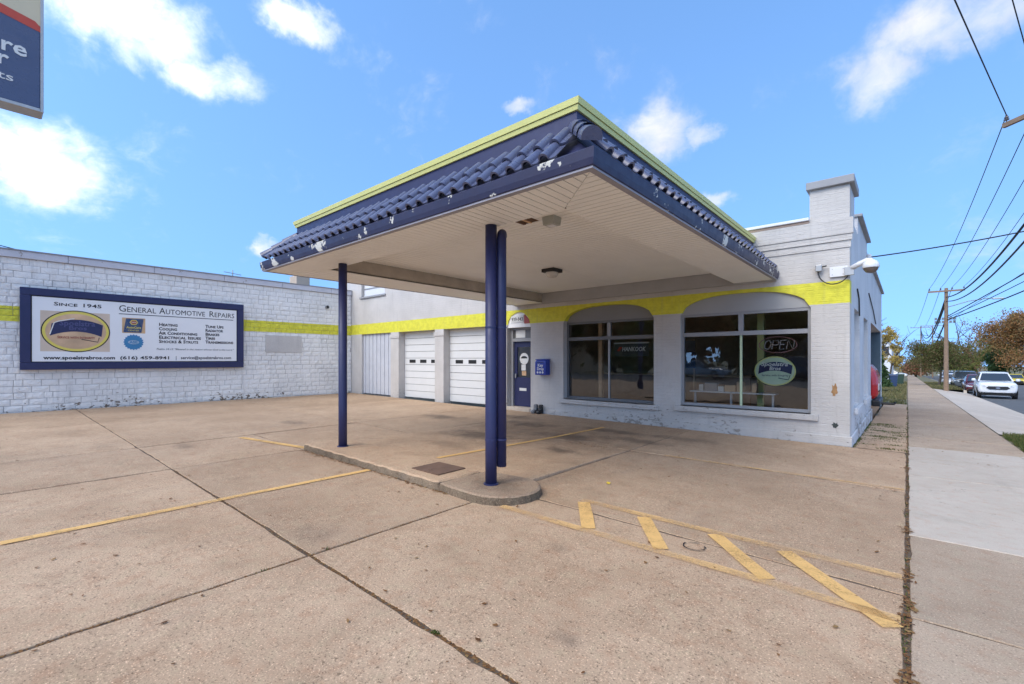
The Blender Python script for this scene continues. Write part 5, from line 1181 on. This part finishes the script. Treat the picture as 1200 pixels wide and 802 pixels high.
def bin_(X, Y, mat, label):
    g = gz(X, Y)-.02; t = thing('wheelie_bin', label, 'bin', (X, Y, g), 'bins on the side lawn')
    MB().add([(-.24, -.26, .06), (.24, -.26, .06), (.24, .26, .06), (-.24, .26, .06), (-.3, -.34, .98), (.3, -.34, .98), (.3, .34, .98), (-.3, .34, .98)], [(0, 1, 5, 4), (1, 2, 6, 5), (2, 3, 7, 6), (3, 0, 4, 7), (3, 2, 1, 0)]).build('body', mat, t, world=False)
    MB().add([(-.33, -.38, .981), (.33, -.38, .981), (.33, .38, 1.02), (-.33, .38, 1.02), (-.3, -.34, 1.05), (.3, -.34, 1.05), (.3, .34, 1.09), (-.3, .34, 1.09)], [(0, 1, 5, 4), (1, 2, 6, 5), (2, 3, 7, 6), (3, 0, 4, 7), (4, 5, 6, 7)]).build('lid', mat, t, world=False)
    for s in (-1, 1): w = MB().lathe([(0, -.03), (.12, -.03), (.12, .03), (0, .03)], 0, 0, 0, 12).build('wheel', M_tyre, t, world=False); w.location = (s*.25, .3, .12); w.rotation_euler = (0, R(90), 0)
M_binb = pm('blue bin plastic', (.025, .05, .12), .5)
bin_(-.92, 50.5, M_binb, 'navy blue wheelie bin beside the sidewalk'); bin_(-1.75, 47.5, pm('slate bin plastic', (.05, .06, .10), .5), 'slate wheelie bin close to the shop end'); bin_(-.55, 60, pm('green bin', (.03, .06, .04), .5), 'dark green bin farther along the side lawn')

# ================================================================ GRASS, WEEDS, LITTER
rgx = random.Random(77)
def blades(name, mat, spots, label, hmin, hmax, w=.006):
    vs = []; fs = []
    for (X, Y, zz) in spots:
        a = rgx.uniform(0, 6.28); h = rgx.uniform(hmin, hmax); l = h*rgx.uniform(.2, .9); b2 = rgx.uniform(0, 6.28); dx_, dy_ = math.cos(a)*w, math.sin(a)*w; lx, ly = math.cos(b2)*l, math.sin(b2)*l
        o_ = len(vs); vs += [(X-dx_, Y-dy_, zz), (X+dx_, Y+dy_, zz), (X+dx_*.7+lx*.4, Y+dy_*.7+ly*.4, zz+h*.65), (X-dx_*.7+lx*.4, Y-dy_*.7+ly*.4, zz+h*.65), (X+lx, Y+ly, zz+h)]
        fs += [(o_, o_+1, o_+2, o_+3), (o_+3, o_+2, o_+4)]
    o = MB().add(vs, fs).build(name, mat, None, fix=False); tag(o, label, name.replace('_', ' '), kind='stuff'); return o
U = rgx.uniform
sp = []
for _ in range(14000):
    Y = U(10.95, 14.5); X = U(1.46+.0, 3.2)
    if X < 1.5+.12*noise.noise((Y*2, 0, 0))+.05: continue
    sp.append((X, Y, gz(X, Y)-.03))
blades('grass', M_grass, sp, 'autumn grass of the verge patch beside the sidewalk', .04, .12)
sp = []
for _ in range(9000): Y = U(49.1, 75); X = U(1.52, 3.2); sp.append((X, Y, gz(X, Y)-.03))
for _ in range(9000): Y = U(24.6, 75); X = U(-4, -.05); sp.append((X, Y, gz(X, Y)-.02))
blades('grass', leafmat('dry lawn', [(.17, .15, .06), (.24, .20, .09), (.11, .13, .045)], .3), sp, 'grass of the far verge and side lawn along the sidewalk', .06, .18, .03)
sp = []
def clump(cx, cy, n, rx, ry, z=None):
    for _ in range(n): X, Y = cx+rgx.gauss(0, rx), cy+rgx.gauss(0, ry); sp.append((X, Y, (gz(X, Y) if z is None else z)-.012))
for _ in range(60):
    Y = 1.2+rgx.random()**1.3*24; clump(0+rgx.gauss(0, .01), Y, rgx.randint(4, 16), .009, .07)
for _ in range(46): X, Y = U(-.72, -.1), U(10.05, 15); clump(X, Y, rgx.randint(20, 60), .10, .03)
for _ in range(26): clump(-.72, U(10.0, 15.5), rgx.randint(15, 40), .02, .1)
for _ in range(4): clump(-3.5+rgx.gauss(0, .008), U(-1, 3.3), 6, .008, .02)
clump(-2.0, 1.655, 50, .022, .010); clump(-1.30, 1.65, 40, .02, .010); clump(-17.40, 6.75, 130, .03, .07); clump(-17.40, 7.9, 60, .03, .06); clump(-17.3, 9.7, 150, .06, .2); clump(-16.3, 9.96, 80, .3, .02)
sp = [(a, b2, c) for a, b2, c in sp]
blades('weeds', M_weed, sp, 'small weeds and moss growing in the pavement joints and wall foot', .006, .032, .004)
def litter(name, spots, s0, s1, label, mat=M_leaf_litter):
    vs = []; fs = []
    for (X, Y, zz) in spots:
        s = U(s0, s1); a = U(0, 6.28); e = U(.35, .75); c, sn = math.cos(a), math.sin(a); o_ = len(vs)
        for (u, v, k) in ((-1, 0, .05), (-.3, -e, .25), (.6, -e*.6, .1), (1, 0, .35), (.4, e*.8, .2), (-.5, e*.7, .05)): vs.append((X+(u*c-v*sn)*s, Y+(u*sn+v*c)*s, zz+.002+k*s*U(.3, 1.)))
        fs.append(tuple(o_+k for k in range(6)))
    o = MB().add(vs, fs).build(name, mat, None, fix=False); return tag(o, label, name.replace('_', ' '), kind='stuff')
sp = []
def L(X, Y, h=None): sp.append((X, Y, (h or gz)(X, Y)+.003))
for _ in range(700): L(-17*rgx.random()**1.2-.05, U(-.5, 9.9))
for _ in range(200): X = rgx.gauss(0, .01); Y = .9+rgx.random()**1.5*12; L(X, Y)
for cy in (3.85, 4.3, 5.45, 8.55, 3.55, 2.9, 2.2):
    for _ in range(34): L(rgx.gauss(0, .022), rgx.gauss(cy, .07))
for _ in range(420): L(U(-17.4, -16.9)+abs(rgx.gauss(0, .35)), U(5.2, 9.8))
for _ in range(160): L(U(-16.8, -14.8), 9.9-abs(rgx.gauss(0, .2)))
for _ in range(260): L(U(-7.4, -3.9), 3.40-abs(rgx.gauss(0, .025)))
for _ in range(60): L(rgx.gauss(-6.9, .3), 3.37-abs(rgx.gauss(0, .05)))
for _ in range(80): L(rgx.gauss(-4.15, .25), rgx.gauss(6.95, .09))
for _ in range(120): L(U(.05, 1.5), U(9.5, 20))
for _ in range(380): X, Y = U(1.5, 3.0), U(11, 14.5); sp.append((X, Y, gz(X, Y)+.03))
for _ in range(160): L(U(-.7, 0), U(10, 14))
litter('fallen_leaves', sp, .006, .022, 'scattered dry brown leaves and twigs lying on the concrete')
sp = []
for _ in range(900): X, Y = U(-3.5, -1.0) if rgx.random() < .5 else U(-7.4, -3.5), 1.652+rgx.gauss(0, .010); sp.append((X, Y, gz(X, Y)-.008))
for _ in range(500): X, Y = -3.5+rgx.gauss(0, .009), U(-.5, 3.35); sp.append((X, Y, gz(X, Y)-.008))
for _ in range(1100): X, Y = rgx.gauss(0, .009), .8+rgx.random()**1.4*14; sp.append((X, Y, gz(X, Y)-.008))
litter('joint_debris', sp, .005, .013, 'brown crumbs of leaves and soil filling the pavement joints')
yl = litter('yellow_leaf', [(-2.77, 5.0, gz(-2.8, 5)+.004)], .05, .055, 'single bright yellow leaf lying on the concrete right of the kerb', pm('yellow leaf', (.7, .5, .04), .7)); del yl['kind']; yl['category'] = 'leaf'
sp = []
for _ in range(60): a, b2 = U(0, 6.28), abs(rgx.gauss(0, .05)); sp.append((-1.62+b2*math.cos(a), 9.98, 2.545))
